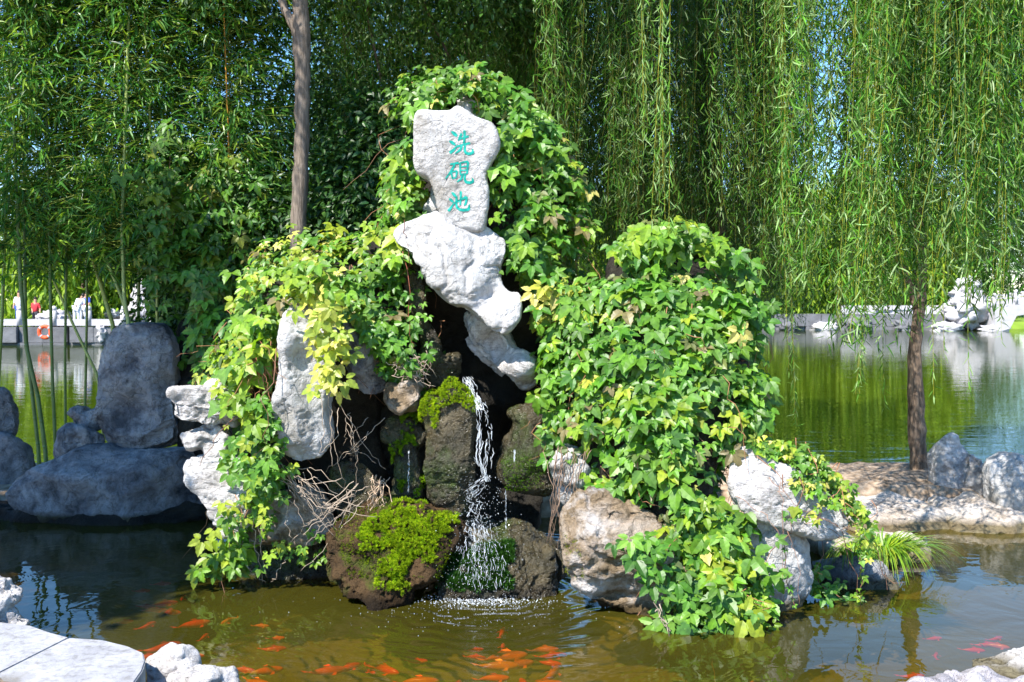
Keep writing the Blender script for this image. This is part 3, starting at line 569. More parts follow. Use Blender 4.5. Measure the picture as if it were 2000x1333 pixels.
# ------------------------------------------------------------------ leaf scattering
def instance(TV, TF, pos, Rm, sc, col, deform=None):
    """template verts TV (n,3), faces TF (k,m); pos (K,3), Rm (K,3,3) columns = local axes, sc (K,), col (K,3)"""
    K, n = len(pos), len(TV)
    V = np.einsum('kij,nj->kni', Rm, TV) * np.reshape(sc, (K, 1, -1)) + pos[:, None]
    Fc = (TF[None] + (np.arange(K) * n)[:, None, None]).reshape(-1, TF.shape[1])
    return V.reshape(-1, 3), Fc, np.repeat(col, n, 0)
def frames(nrm, down):
    """x = side, y = along the leaf to its tip, z = face normal"""
    z = unit(nrm); y = unit(down - (down * z).sum(1, keepdims=True) * z); x = np.cross(y, z)
    return np.stack([x, y, z], 2)
def leaflet(L, Wd, ang, fold=.18, teeth=4, droop=.14, base=.17):
    """ovate pointed leaflet with a folded midrib and a toothed edge, base at the origin"""
    V = []; Q = []; n = teeth * 2
    ts = np.linspace(0, 1, n + 1)
    w = Wd * 1.0 * np.sin(np.pi * ts ** .82) ** .8 * (1 - .15 * ts); w[0] = .004; w[-1] = 0
    for i, t in enumerate(ts):
        wi = w[i] * (1.0 if i % 2 == 0 else .84) if 1 < i < n else w[i]
        y = base + t * L; yy = y - (.03 * L if (i % 2 and i > 1) else 0)
        V += [(-wi, yy, fold * wi * 2 - droop * (t ** 2) * L), (0, y, -droop * (t ** 2) * L), (wi, yy, fold * wi * 2 - droop * (t ** 2) * L)]
    for i in range(n):
        a = i * 3; Q += [(a, a + 1, a + 4, a + 3), (a + 1, a + 2, a + 5, a + 4)]
    V = np.array(V); c, s = math.cos(ang), math.sin(ang)
    V = np.c_[V[:, 0] * c + V[:, 1] * s, -V[:, 0] * s + V[:, 1] * c, V[:, 2]]
    return V, np.array(Q)
def palmate(parts):
    Vs, Qs, n = [], [], 0
    for p in parts:
        v, q = leaflet(*p[:3], **(p[3] if len(p) > 3 else {})); Vs.append(v); Qs.append(q + n); n += len(v)
    return np.vstack(Vs), np.vstack(Qs)
LEAF5 = [palmate([(1, .3, 0), (.92, .27, RAD(52)), (.92, .27, -RAD(50)), (.68, .2, RAD(108)), (.66, .2, -RAD(104))]),
         palmate([(1, .33, RAD(4)), (.85, .3, RAD(60)), (.9, .29, -RAD(48)), (.6, .22, RAD(115)), (.7, .2, -RAD(112), dict(droop=.3))]),
         palmate([(1, .36, 0, dict(droop=.3)), (.85, .32, RAD(66), dict(droop=.25)), (.85, .32, -RAD(66))]),
         palmate([(1.1, .3, RAD(8), dict(droop=.35)), (.8, .26, RAD(62)), (1.0, .27, -RAD(40), dict(droop=.2)), (.55, .2, -RAD(95))])]
def lobed():
    """one three-lobed ivy blade"""
    P = [(0, 0), (.16, -.06), (.42, .06), (.62, .34), (.4, .42), (.3, .56), (.18, .8), (0, 1.08), (-.18, .8), (-.3, .56), (-.4, .42), (-.62, .34), (-.42, .06), (-.16, -.06)]
    V = [(0, .35, -.06)] + [(x, y, .16 * abs(x) - .1 * y * y) for x, y in P]; n = len(P)
    return np.array(V), np.array([(0, 1 + (i + 1) % n, 1 + i) for i in range(n)])
IVY = lobed()
GREENS = np.array([(.07, .2, .018), (.09, .24, .02), (.12, .28, .025), (.06, .17, .025), (.15, .31, .04), (.1, .22, .035)])
LIMES = np.array([(.17, .3, .02), (.22, .34, .025), (.13, .27, .02), (.28, .36, .03), (.1, .22, .02)])
YELLOWS = np.array([(.42, .44, .06), (.5, .5, .12), (.34, .4, .05), (.55, .5, .16), (.28, .38, .05)])
DULL = np.array([(.17, .2, .07), (.2, .17, .08), (.2, .17, .07), (.1, .15, .05)])
def sample_on(keys, n, rng):
    Ps, Ns, As = [], [], []
    for k in keys:
        V, Fq, _ = ROCK[k]; c = V[Fq].mean(1); nn = np.cross(V[Fq[:, 2]] - V[Fq[:, 0]], V[Fq[:, 3]] - V[Fq[:, 1]]); a = np.linalg.norm(nn, axis=1)
        Ps.append(V[Fq]); Ns.append(unit(nn)); As.append(a)
    Fv = np.vstack(Ps); Nn = np.vstack(Ns); A = np.concatenate(As)
    i = rng.choice(len(A), n, p=A / A.sum()); u, v = rng.random(n), rng.random(n)
    q = Fv[i]; p = (q[:, 0] * ((1 - u) * (1 - v))[:, None] + q[:, 1] * (u * (1 - v))[:, None] + q[:, 2] * (u * v)[:, None] + q[:, 3] * ((1 - u) * v)[:, None])
    return p, Nn[i]
def bias(nrm, rng, n, up=.25, sun=.6, rnd=.3, out=.6):
    return unit(nrm * out + sv * sun + np.array([0, -.15, up]) + rng.normal(size=(n, 3)) * rnd)
def pick(rng, n, pals, wts):
    w_ = np.array(wts, float); k = rng.choice(len(pals), n, p=w_ / w_.sum()); c = np.empty((n, 3))
    for j, p in enumerate(pals):
        m_ = k == j; c[m_] = p[rng.integers(0, len(p), m_.sum())]
    return c * rng.uniform(.75, 1.25, (n, 1))
def leaves_at(pos, nrm, rng, size, cols, kinds=(0, 1, 2, 3), spread=.5, rnd=.3, sun=.55, up=.25, backs=0):
    n = len(pos); out = []
    N_ = bias(nrm, rng, n, up=up, sun=sun, rnd=rnd)
    dn = np.array([0, -.35, -1.0]) + nrm * .25 + rng.normal(size=(n, 3)) * spread
    R = frames(N_, dn); kd = rng.choice(kinds, n); s_ = rng.uniform(size[0], size[1], n) * np.clip(rng.lognormal(.06, .26, n), .55, 1.7)
    res = []
    for k in set(kinds):
        m_ = kd == k
        if m_.any():
            TV, TF = LEAF5[k] if k < 4 else IVY
            TV = TV - np.array([0, .15, 0])
            res.append(instance(TV, TF, pos[m_], R[m_], s_[m_], cols[m_]))
    return res
def put(name, groups, mat, parent=None):
    V = []; Fs = {}; C = []; n = 0
    for v, f, c in groups:
        V.append(v); C.append(c); Fs.setdefault(f.shape[1], []).append(f + n); n += len(v)
    return mesh_obj(name, np.vstack(V), [np.vstack(x) for x in Fs.values()], mat, parent, False, np.vstack(C))
def vine_stems(mb, rng, keys, poly, n, length=(.3, .9), r=.0035, col=(1, 1, 1), off=.04, down=1.0):
    p, nn = sample_on(keys, n * 6, rng); q = project(p); ok = inpoly(q, poly) & (nn[:, 1] < .3); p, nn = p[ok][:n], nn[ok][:n]
    for a, m_ in zip(p, nn):
        L_ = rng.uniform(*length); k = 9; t = np.linspace(0, 1, k)[:, None]
        d = unit(np.array([rng.normal() * .5, -.1, -down])); side = rng.normal(size=3) * .05
        P = a + m_ * off + d * L_ * t + side * np.sin(t * rng.uniform(3, 7)) + m_ * .03 * rng.normal(size=(k, 1))
        mb.tube(P, np.linspace(r, r * .5, k), 5, col)
def creeper(name, label, keys, poly, n, size, pals, wts, off=(.02, .16), kinds=(0, 1, 2, 3), seed=0, stems=20, cat='creeper', yel=None, front=.35, group=None, rnd=.3, holes=(), parent_thing=None, extra=None, spread=.5, sun=.55):
    rng = np.random.default_rng(seed + 500); p, nn = sample_on(keys, n * 5, rng); q = project(p)
    ok = inpoly(q, poly) & (nn[:, 1] < front + .6 * rng.random(len(p)))
    for h in holes: ok &= ~(inpoly(q, h) & (nn[:, 1] < .5))
    p, nn, q = p[ok][:n], nn[ok][:n], q[ok][:n]; n = len(p)
    clump = fbm(p * 3.1, seed, 3)
    keep = rng.random(n) < np.clip(.85 + clump * 1.3, .06, 1); p, nn, q, clump = p[keep], nn[keep], q[keep], clump[keep]; n = len(p)
    o = rng.uniform(off[0], off[1], (n, 1)) * (1 + .5 * clump[:, None]); pos = p + nn * o + rng.normal(size=(n, 3)) * .012
    c = pick(rng, n, pals, wts)
    if yel is not None:
        for (yp, amt, pal) in yel:
            m_ = inpoly(q, yp) & (rng.random(n) < amt); c[m_] = pick(rng, m_.sum(), [pal], [1])
    t = thing(name, label, cat, (pos[:, 0].mean(), pos[:, 1].mean(), max(0, pos[:, 2].min())), group)
    g = leaves_at(pos, nn, rng, size, c, kinds, rnd=rnd, spread=spread, sun=sun)
    if extra: g += extra(rng)
    put('foliage', g, M['leaf'], t)
    mb = MB()
    vine_stems(mb, rng, keys, poly, stems)
    rr_ = np.random.default_rng(seed + 1); vine_stems(mb, rr_, keys, poly, stems, length=(.2, .5), r=.0028, off=.17, col=(1.6, 1.5, 1.2))
    if mb.V: mb.build('stem', M['stem'], t)
    return t
def hanging(path_px, rng, size, step=.05, pal=(LIMES,), wts=(1,), spread=.5, kinds=(0, 1, 2, 3), nper=2, jit=.03):
    """leaves along a hanging runner whose path is given as (px, py, depth)"""
    P = np.array([W(*p) for p in path_px]); L_ = np.linalg.norm(np.diff(P, axis=0), axis=1).sum(); k = max(3, int(L_ / step))
    t = np.linspace(0, len(P) - 1, k); pos = np.stack([np.interp(t, range(len(P)), P[:, i]) for i in range(3)], 1)
    pos = np.repeat(pos, nper, 0) + rng.normal(size=(k * nper, 3)) * jit; n = len(pos)
    c = pick(rng, n, list(pal), list(wts))
    return leaves_at(pos, np.tile([0, -1., .1], (n, 1)), rng, size, c, kinds, spread=spread), P
# ---- the creepers
top_poly = [(770,300),(775,200),(830,150),(870,128),(945,135),(985,160),(1040,130),(1080,170),(1095,260),(1115,350),(1135,450),(1140,560),(1120,640),(1085,700),(1050,640),(1030,560),(985,480),(955,400),(960,330),(985,260),(960,235),(900,205),(850,215),(808,225),(806,330),(838,355),(835,420),(800,430),(770,400)]
def ex_top(rng):
    g = []
    for pth, s_, nn_ in [([(870,150,7.5),(840,180,7.3),(815,215,7.2)], .085, 3), ([(930,150,7.5),(880,145,7.45),(850,170,7.4)], .085, 3), ([(1000,180,7.4),(1040,250,7.35),(1070,330,7.35)], .085, 3),
                    ([(980,240,7.2),(990,300,7.15),(975,350,7.15),(980,400,7.15)], .08, 2), ([(790,270,7.3),(780,340,7.3),(800,400,7.25)], .09, 3), ([(1010,430,7.2),(1030,480,7.15),(1010,520,7.1)], .085, 3)]:
        a, _ = hanging(pth, rng, (s_ * .8, s_ * 1.15), .06, (GREENS, LIMES), (3, 1), nper=nn_, jit=.05); g += a
    return g
creeper('virginia_creeper', 'green creeper wrapping the top of the rockery around the carved stone', ['core', 'stone1b', 'stone1c'],
        top_poly, 3000, (.045, .082), [GREENS, LIMES, YELLOWS, DULL], [7, 2, .25, .4], seed=1, stems=40, off=(.02, .2), extra=ex_top,
        yel=[([(850,130),(900,130),(900,170),(850,170)], .5, YELLOWS), ([(770,330),(850,330),(850,440),(770,440)], .6, LIMES), ([(1000,600),(1100,600),(1100,700),(1000,700)], .5, YELLOWS), ([(1000,430),(1140,430),(1140,600),(1000,600)], .3, LIMES)])
sh_poly = [(430,760),(445,650),(470,570),(500,510),(560,480),(650,475),(700,455),(740,390),(790,330),(835,400),(800,470),(800,560),(835,640),(830,720),(790,745),(740,730),(690,640),(650,600),(560,600),(545,700),(540,760)]
def ex_sh(rng):
    g = []
    for pth, s_, nn_, pal in [([(620,560,6.85),(640,620,6.62),(645,680,6.55),(640,750,6.5)], .075, 4, YELLOWS), ([(560,520,6.9),(600,550,6.75),(650,570,6.7)], .08, 4, LIMES), ([(500,600,7.0),(500,680,6.8),(470,740,6.8)], .09, 3, LIMES),
                         ([(760,430,7.2),(770,480,7.15),(740,520,7.1)], .085, 3, LIMES), ([(720,600,7.0),(760,660,6.95),(800,700,6.9)], .06, 3, GREENS), ([(810,560,7.05),(815,650,7.0)], .05, 2, GREENS), ([(470,580,7.0),(500,560,6.95)], .09, 2, LIMES)]:
        a, _ = hanging(pth, rng, (s_ * .8, s_ * 1.15), .05, (pal,), (1,), nper=nn_, jit=.06); g += a
    return g
creeper('virginia_creeper', 'yellowing creeper draped over the left shoulder of the rockery and its white standing stone', ['left_core', 'pillar', 'back_left', 'core'],
        sh_poly, 3200, (.045, .08), [LIMES, GREENS, YELLOWS, DULL], [5, 3, 1.6, .7], seed=2, stems=60, off=(.03, .22), extra=ex_sh,
        yel=[([(690,380),(840,380),(830,560),(700,560)], .6, GREENS), ([(680,560),(840,560),(840,740),(690,740)], .8, GREENS), ([(560,480),(680,480),(660,560),(560,560)], .4, YELLOWS), ([(580,590),(670,590),(670,770),(580,770)], .8, YELLOWS)])
def ex_low(rng):
    g = []
    for pth, s_, nn_, pal in [([(440,770,6.75),(470,800,6.7),(510,850,6.7)], .08, 3, LIMES), ([(540,830,6.65),(550,900,6.65),(540,960,6.7)], .055, 2, GREENS), ([(480,850,6.7),(490,930,6.68),(500,1000,6.68)], .065, 4, GREENS), ([(510,780,6.7),(520,860,6.65),(520,930,6.65)], .07, 4, GREENS), ([(440,1000,6.7),(450,1080,6.8),(430,1100,6.85)], .075, 3, LIMES),
                         ([(400,1110,6.85),(440,1090,6.85),(480,1110,6.9)], .085, 4, LIMES), ([(540,1065,6.85),(590,1075,6.85),(640,1075,6.85)], .045, 4, LIMES), ([(520,940,6.7),(515,1010,6.75)], .055, 2, GREENS)]:
        a, _ = hanging(pth, rng, (s_ * .8, s_ * 1.15), .05, (pal, LIMES), (3, 1), nper=nn_, jit=.05); g += a
    pos = np.array([W(440, 725, 6.75), W(430, 790, 6.7)]); c = np.array([(.12, .25, .04), (.12, .25, .05)])
    g += leaves_at(pos, np.tile([0, -1., .4], (2, 1)), rng, (.16, .17), c, (4,))
    return g
creeper('virginia_creeper', 'creeper column hanging over the layered ledge stones on the left down to the water', ['ledge1', 'ledge2', 'ledge3', 'left_base', 'left_core'],
        [(440,740),(530,740),(560,820),(560,960),(530,1010),(500,1060),(460,1040),(450,960),(440,880),(440,800)], 380, (.045, .08), [LIMES, GREENS], [3, 3], seed=3, stems=14, off=(.02, .12), extra=ex_low)
mound_poly = [(1205,500),(1250,475),(1300,465),(1385,467),(1420,505),(1450,570),(1470,640),(1485,760),(1475,850),(1440,865),(1385,890),(1370,970),(1410,1050),(1455,1130),(1470,1225),(1440,1245),(1340,1240),(1300,1170),(1270,1110),(1230,1050),(1175,1000),(1160,940),(1120,880),(1075,820),(1050,770),(1060,700),(1095,640),(1120,590),(1185,560)]
def ex_m(rng):
    g = []
    pos = []; 
    for pth, s_, nn_, pal in [([(1215,490,6.9),(1260,478,6.85),(1330,468,6.8),(1395,475,6.85)], .1, 5, LIMES), ([(1425,500,6.8),(1460,560,6.8),(1480,620,6.8)], .08, 4, GREENS), ([(1060,770,6.8),(1090,860,6.7),(1095,900,6.7)], .075, 3, LIMES),
                         ([(1270,1040,6.1),(1300,1130,6.05),(1320,1210,6.0)], .085, 3, GREENS), ([(1400,1120,6.0),(1430,1190,5.98),(1470,1205,6.0)], .085, 5, LIMES), ([(1350,1180,5.98),(1400,1215,5.98),(1460,1230,5.98)], .075, 4, GREENS), ([(1100,620,6.9),(1130,590,6.95),(1180,570,6.95)], .08, 5, GREENS),
                         ([(1500,1100,6.1),(1500,1160,6.1)], .06, 2, GREENS), ([(1215,1060,6.1),(1235,1080,6.05)], .075, 2, GREENS), ([(1050,560,7.0),(1110,560,7.0),(1120,620,6.95)], .08, 3, YELLOWS)]:
        a, _ = hanging(pth, rng, (s_ * .8, s_ * 1.15), .06, (pal, GREENS), (3, 1), nper=nn_, jit=.06); g += a
    return g
creeper('virginia_creeper', 'large mound of broad-leaved green creeper covering the right side of the rockery', ['mound', 'core'],
        mound_poly, 4300, (.06, .102), [GREENS, LIMES, DULL, YELLOWS], [8, 2, .9, .15], seed=4, stems=40, off=(.02, .17), extra=ex_m, rnd=.33,
        yel=[([(1190,440),(1450,440),(1450,520),(1190,520)], .5, LIMES), ([(1240,1000),(1520,1000),(1520,1250),(1240,1250)], .45, LIMES)])
creeper('ivy', 'small-leaved ivy trailing along the top of the jutting white ledge stone', ['ledge_r'],
        [(1465,865),(1560,870),(1650,935),(1700,1015),(1660,1030),(1630,990),(1590,970),(1500,930)], 700, (.026, .046), [LIMES, GREENS, YELLOWS], [4, 4, .8], seed=5, stems=10, off=(.01, .06), kinds=(4, 0), cat='ivy', front=1.2,
        extra=lambda rng: sum([hanging(p, rng, (.025, .05), .03, (LIMES, GREENS, YELLOWS), (3, 2, 1), nper=n_, jit=.03, kinds=(4, 0))[0] for p, n_ in [([(1480,870,6.4),(1560,885,6.4),(1630,940,6.4),(1690,1010,6.4)], 7), ([(1680,1000,6.35),(1690,1080,6.3)], 3), ([(1540,1000,6.1),(1590,1010,6.1)], 3), ([(1560,930,6.3),(1620,980,6.2)], 5)]], []))
def runner(label, pth, size, pals, wts, nper=2, seed=0, name='creeper_runner', kinds=(0, 1, 2, 3), jit=.03, col=(1, 1, 1)):
    rng = np.random.default_rng(seed + 900); g, P = hanging(pth, rng, size, .05, pals, wts, nper=nper, jit=jit, kinds=kinds)
    t = thing(name, label, 'creeper', P[-1]); put('foliage', g, M['leaf'], t); mb = MB(); k = 12
    tt = np.linspace(0, len(P) - 1, k); Q = np.stack([np.interp(tt, range(len(P)), P[:, i]) for i in range(3)], 1) + rng.normal(size=(k, 3)) * .006
    mb.tube(Q, .003, 5, col); mb.build('stem', M['stem'], t)
runner('creeper shoots growing in the shade under the jutting ledge stone on the right', [(1590,1130,6.7),(1610,1150,6.6),(1650,1170,6.6),(1665,1190,6.6)], (.05, .085), (GREENS, LIMES), (2, 1), 4, 1, jit=.05)
runner('thin creeper runner hanging in front of the low rounded rock', [(1680,1060,6.5),(1682,1120,6.5),(1680,1190,6.5)], (.02, .032), (GREENS, LIMES), (2, 1), 2, 2, jit=.015)
runner('sparse creeper tendrils hanging down the white rock in the water', [(1530,1050,6.1),(1535,1130,6.1),(1555,1190,6.1)], (.015, .028), (GREENS, DULL), (2, 1), 1, 3, jit=.01)
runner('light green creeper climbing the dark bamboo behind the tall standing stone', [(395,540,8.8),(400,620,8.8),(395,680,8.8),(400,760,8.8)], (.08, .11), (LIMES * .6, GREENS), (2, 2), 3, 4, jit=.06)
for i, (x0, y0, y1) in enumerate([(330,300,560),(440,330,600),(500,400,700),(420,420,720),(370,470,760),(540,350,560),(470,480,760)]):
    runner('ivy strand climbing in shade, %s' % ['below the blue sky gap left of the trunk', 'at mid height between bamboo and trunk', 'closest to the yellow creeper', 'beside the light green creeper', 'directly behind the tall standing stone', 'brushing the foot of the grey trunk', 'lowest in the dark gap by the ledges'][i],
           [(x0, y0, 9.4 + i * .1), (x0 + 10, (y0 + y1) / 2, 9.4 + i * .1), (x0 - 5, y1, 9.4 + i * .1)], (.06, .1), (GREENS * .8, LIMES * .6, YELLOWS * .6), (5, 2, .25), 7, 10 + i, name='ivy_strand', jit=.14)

# ---- dry twigs, roots and bare runners
def twigs(label, paths, r=.0035, cols=(1, 1, 1), name='dry_vine', cat='dry vine', seed=0, mat='twig'):
    rng = np.random.default_rng(seed + 77); t = thing(name, label, cat, W(*paths[0][-1])); mb = MB()
    for pth in paths:
        P = np.array([W(*p) for p in pth]); k = 14; tt = np.linspace(0, len(P) - 1, k)
        Q = np.stack([np.interp(tt, range(len(P)), P[:, i]) for i in range(3)], 1); Q += rng.normal(size=(k, 3)) * .007
        mb.tube(Q, np.linspace(r, r * .6, k) * .8, 5, np.array(cols) * rng.uniform(.6, 1.2))
    o = mb.build('stem', M[mat], t); return t
rg = np.random.default_rng(5)
def bundle(a, b, n, sa, sb, dy=.1, mid=None):
    out = []
    for _ in range(n):
        p = (a[0] + rg.normal() * sa, a[1] + rg.normal() * sa * .6, a[2] + rg.normal() * dy * .3); q = (b[0] + rg.normal() * sb, b[1] + rg.normal() * sb * .7, b[2] + rg.normal() * dy)
        m_ = ((p[0] + q[0]) / 2 + rg.normal() * 12, (p[1] + q[1]) / 2 + rg.normal() * 12, (p[2] + q[2]) / 2 - .04)
        out.append([p, m_, q])
    return out
twigs('spray of dry bare twigs fanning over the brown rock at the left foot', bundle((560, 930, 6.75), (650, 1010, 6.75), 26, 22, 45) + bundle((700, 960, 6.85), (590, 1040, 6.75), 14, 30, 40), seed=1)
twigs('hanging tangle of dry vine stems on the dark edge left of the white stone', bundle((1100, 880, 6.55), (1080, 1060, 6.55), 12, 14, 14, .06) + bundle((1130, 880, 6.55), (1100, 1000, 6.5), 5, 18, 20, .05), seed=2, r=.003, cols=(.6, .5, .45))
twigs('two bare whitish runners hanging below the yellow creeper tuft', [[(627, 765, 6.5), (632, 830, 6.5), (625, 890, 6.5)], [(641, 765, 6.5), (645, 850, 6.5), (650, 915, 6.5)]], seed=3, r=.004)
twigs('reddish vine stem dropping beside the dark wet column', [[(785, 490, 7.0), (800, 560, 6.98), (800, 650, 6.98), (808, 680, 7.0)], [(790, 430, 7.0), (800, 520, 7.0)]], seed=4, cols=(.5, .2, .15), r=.004)
twigs('dry stems standing in the water below the left creeper', [[(505, 1010, 6.75), (512, 1080, 6.8), (520, 1130, 6.9)], [(492, 1010, 6.7), (500, 1070, 6.8), (515, 1135, 6.9)], [(560, 1090, 6.8), (530, 1140, 6.85)], [(480, 1105, 6.8), (520, 1140, 6.9)]], seed=5, r=.005)
twigs('matted dry tendrils behind the left ledge stones', bundle((500, 690, 6.85), (520, 780, 6.85), 40, 22, 26, .08), seed=6, cols=(.8, .45, .3))
twigs('pale dry roots hanging beside the mossy mound', bundle((745, 935, 6.9), (735, 1000, 6.9), 16, 7, 9, .04), seed=7, cols=(1.2, 1.1, 1), r=.004)
twigs('dead vine stems trailing into the water in front of the boulder', [[(1275, 1170, 5.95), (1300, 1220, 5.93), (1318, 1262, 5.9)], [(1285, 1180, 5.95), (1305, 1225, 5.9), (1312, 1258, 5.9)], [(1280, 1190, 5.95), (1310, 1235, 5.9)]], seed=8, r=.005)
twigs('thin grey creeper stems crossing the long white ledge stone', [[(1440, 970, 6.1), (1500, 1010, 6.1), (1530, 1060, 6.1)], [(1500, 930, 6.15), (1560, 990, 6.1), (1640, 1030, 6.15)], [(1520, 940, 6.12), (1530, 1020, 6.1), (1530, 1140, 6.1), (1530, 1180, 6.1)], [(1540, 1040, 6.1), (1560, 1100, 6.1), (1562, 1180, 6.1)]], seed=9, r=.0025, cols=(.9, .6, .5))
twigs('mat of dry twigs and dead leaves under the left creeper beside the wet column', bundle((790, 700, 7.0), (810, 735, 7.0), 28, 25, 22, .05), seed=10)
twigs('fine bare twigs hanging in the dark hollow of the rockery', bundle((680, 800, 6.85), (690, 900, 6.85), 9, 40, 40, .06) + [[(560, 720, 6.8), (650, 760, 6.8), (720, 880, 6.85), (750, 920, 6.9)]], seed=11, r=.0028)

# ---- moss
def moss(key, name_poly, n, size=.014, lump=.0, col=None, seed=0, front=.6, label=None, thick=.012):
    rng = np.random.default_rng(seed + 40); V, Fq, o = ROCK[key]; p, nn = sample_on([key], n * 8, rng); q = project(p)
    ok = np.zeros(len(p), bool)
    for pl in name_poly: ok |= inpoly(q, pl)
    ok &= (nn[:, 1] < front) & (fbm(p * 11, seed, 4) > -.35); p, nn = p[ok][:n], nn[ok][:n]; n = len(p)
    lum = (fbm(p * 14, seed + 2, 3) * .5 + .5); pos = p + nn * (thick * (.3 + lum))[:, None]
    tmpl = []; tq = []
    for k in range(5):
        a = k * 1.257; c, s = math.cos(a), math.sin(a); b0 = len(tmpl)
        tmpl += [(.25 * c - .16 * s, .25 * s + .16 * c, 0), (.25 * c + .16 * s, .25 * s - .16 * c, 0), (.8 * c, .8 * s, .9)]; tq.append((b0, b0 + 1, b0 + 2))
    b0 = len(tmpl); tmpl += [(-.2, 0, 0), (.2, 0, 0), (0, .1, 1.3)]; tq.append((b0, b0 + 1, b0 + 2))
    base = np.array([(.22, .34, .008), (.3, .44, .01), (.36, .46, .015), (.13, .24, .01)])
    c = base[rng.integers(0, 4, n)] * rng.uniform(.7, 1.25, (n, 1)) * (1 if col is None else np.array(col))
    nz = unit(nn + rng.normal(size=(n, 3)) * .35 + np.array([0, 0, .4])); R = frames(nz, rng.normal(size=(n, 3)))
    g = instance(np.array(tmpl), np.array(tq), pos, R, rng.uniform(.6, 1.3, n) * size, c)
    mo = put('moss', [g], M['moss'], o); 
    if label: mo['label'] = label
moss('moss_stone', [[(822,810),(835,765),(870,762),(885,738),(908,748),(935,790),(920,805),(895,785),(865,790),(855,840),(838,830)]], 5200, .012, seed=1, thick=.03, front=2, label='bright green moss cap')
moss('moss_pads', [[(780,815),(830,810),(830,865),(790,870)], [(765,865),(785,860),(785,905),(768,900)], [(780,935),(825,930),(818,965),(780,965)]], 4200, .012, col=(.7, .85, 1), seed=2, thick=.025)
moss('moss_mound', [[(730,1010),(790,980),(830,990),(810,1040),(790,1070),(700,1075),(700,1045)], [(790,1060),(830,1010),(890,1010),(885,1040),(850,1060),(845,1100),(800,1110),(800,1140),(770,1160),(735,1150),(740,1110),(770,1080)]], 20000, .0135, seed=3, thick=.04, front=2, label='thick cushion of bright yellow-green moss')
moss('moss_mound', [[(650,1020),(700,990),(880,1000),(880,1130),(680,1130)]], 5000, .009, seed=30, thick=.01, front=2, col=(.5, .5, .6), label='thin dark moss film')
moss('core', [[(985,1010),(1030,1010),(1030,1045),(985,1045)]], 500, .01, seed=4)
moss('wet_right', [[(980,900),(1060,880),(1070,950),(990,960)]], 900, .007, col=(.4, .6, 1), seed=5)
moss('fall_base', [[(860,1080),(1000,1060),(1000,1150),(860,1150)]], 5000, .028, col=(.12, .26, 1.2), seed=6, label='dark green water weed hanging below the fall')
moss('right_boulder', [[(1100,1040),(1130,1050),(1145,1130),(1110,1130)]], 1400, .006, col=(.8, .7, 1), seed=7)
# ---- grass tuft
def tuft(label, px, py, Y, n, L, seed, cols, name='grass_tuft', wr=.16):
    rng = np.random.default_rng(seed); mb = MB(); c0 = W(px, py, Y); t = thing(name, label, 'grass tuft', c0)
    for i in range(n):
        a = rng.uniform(0, 2 * math.pi); r = wr * math.sqrt(rng.random()); b = c0 + np.array([r * math.cos(a), r * .7 * math.sin(a), 0]); l = L * rng.uniform(.6, 1.15)
        d = np.array([math.cos(a), math.sin(a) * .8 - .15, 0]) * rng.uniform(.4, 1.0) + np.array([.12, 0, 0]); tt = np.linspace(0, 1, 7)
        P = b + np.outer(tt, d * l) + np.outer(tt * 1.15 - tt ** 2 * rng.uniform(.9, 1.5), [0, 0, l]); wv = .0055 * (1 - tt ** 2) + .0006
        sd = unit(np.cross(d, [0, 0, 1])); V = np.vstack([P - sd * wv[:, None], P + sd * wv[:, None]]); k = np.arange(6)
        mb.add(V, np.stack([k, k + 1, k + 8, k + 7], 1), None, cols[rng.integers(len(cols))] * rng.uniform(.8, 1.2))
    mb.build('foliage', M['leaf'], t, smooth=True)
tuft('arching bright yellow-green grass tuft on the bank right of the jutting ledge stone', 1725, 1085, 7.3, 520, .4, 1, LIMES * 1.15)
tuft('small grass tuft under the tip of the jutting ledge stone', 1665, 1085, 7.0, 120, .22, 2, LIMES * 1.1, wr=.08)
# ------------------------------------------------------------------ falling water
def glass_mat():
    m, t, b, o = nodes('falling_water'); b.inputs['Base Color'].default_value = (.9, .95, 1, 1); b.inputs['Roughness'].default_value = .15; b.inputs['Specular IOR Level'].default_value = .8
    tp = N(t, 'ShaderNodeBsdfTransparent'); mx = N(t, 'ShaderNodeMixShader'); mx.inputs[0].default_value = .42
    t.links.new(tp.outputs[0], mx.inputs[1]); t.links.new(b.outputs[0], mx.inputs[2]); t.links.new(mx.outputs[0], o.inputs[0]); return m
M['fall'] = glass_mat()
OCT = (np.array([(0, 0, -1), (1, 0, -.1), (0, 1, -.1), (-1, 0, -.1), (0, -1, -.1), (0, 0, 1)], float), np.array([(0, 2, 1), (0, 3, 2), (0, 4, 3), (0, 1, 4), (5, 1, 2), (5, 2, 3), (5, 3, 4), (5, 4, 1)]))
def drops(pos, sx, sz, rng, tilt=.12):
    n = len(pos); z = unit(np.array([0, 0, 1.]) + rng.normal(size=(n, 3)) * tilt); R = frames(z, rng.normal(size=(n, 3)))
    R = R * np.stack([sx, sx, sz], 1)[:, None, :]
    return instance(OCT[0], OCT[1], pos, R, np.ones(n), np.ones((n, 3)))
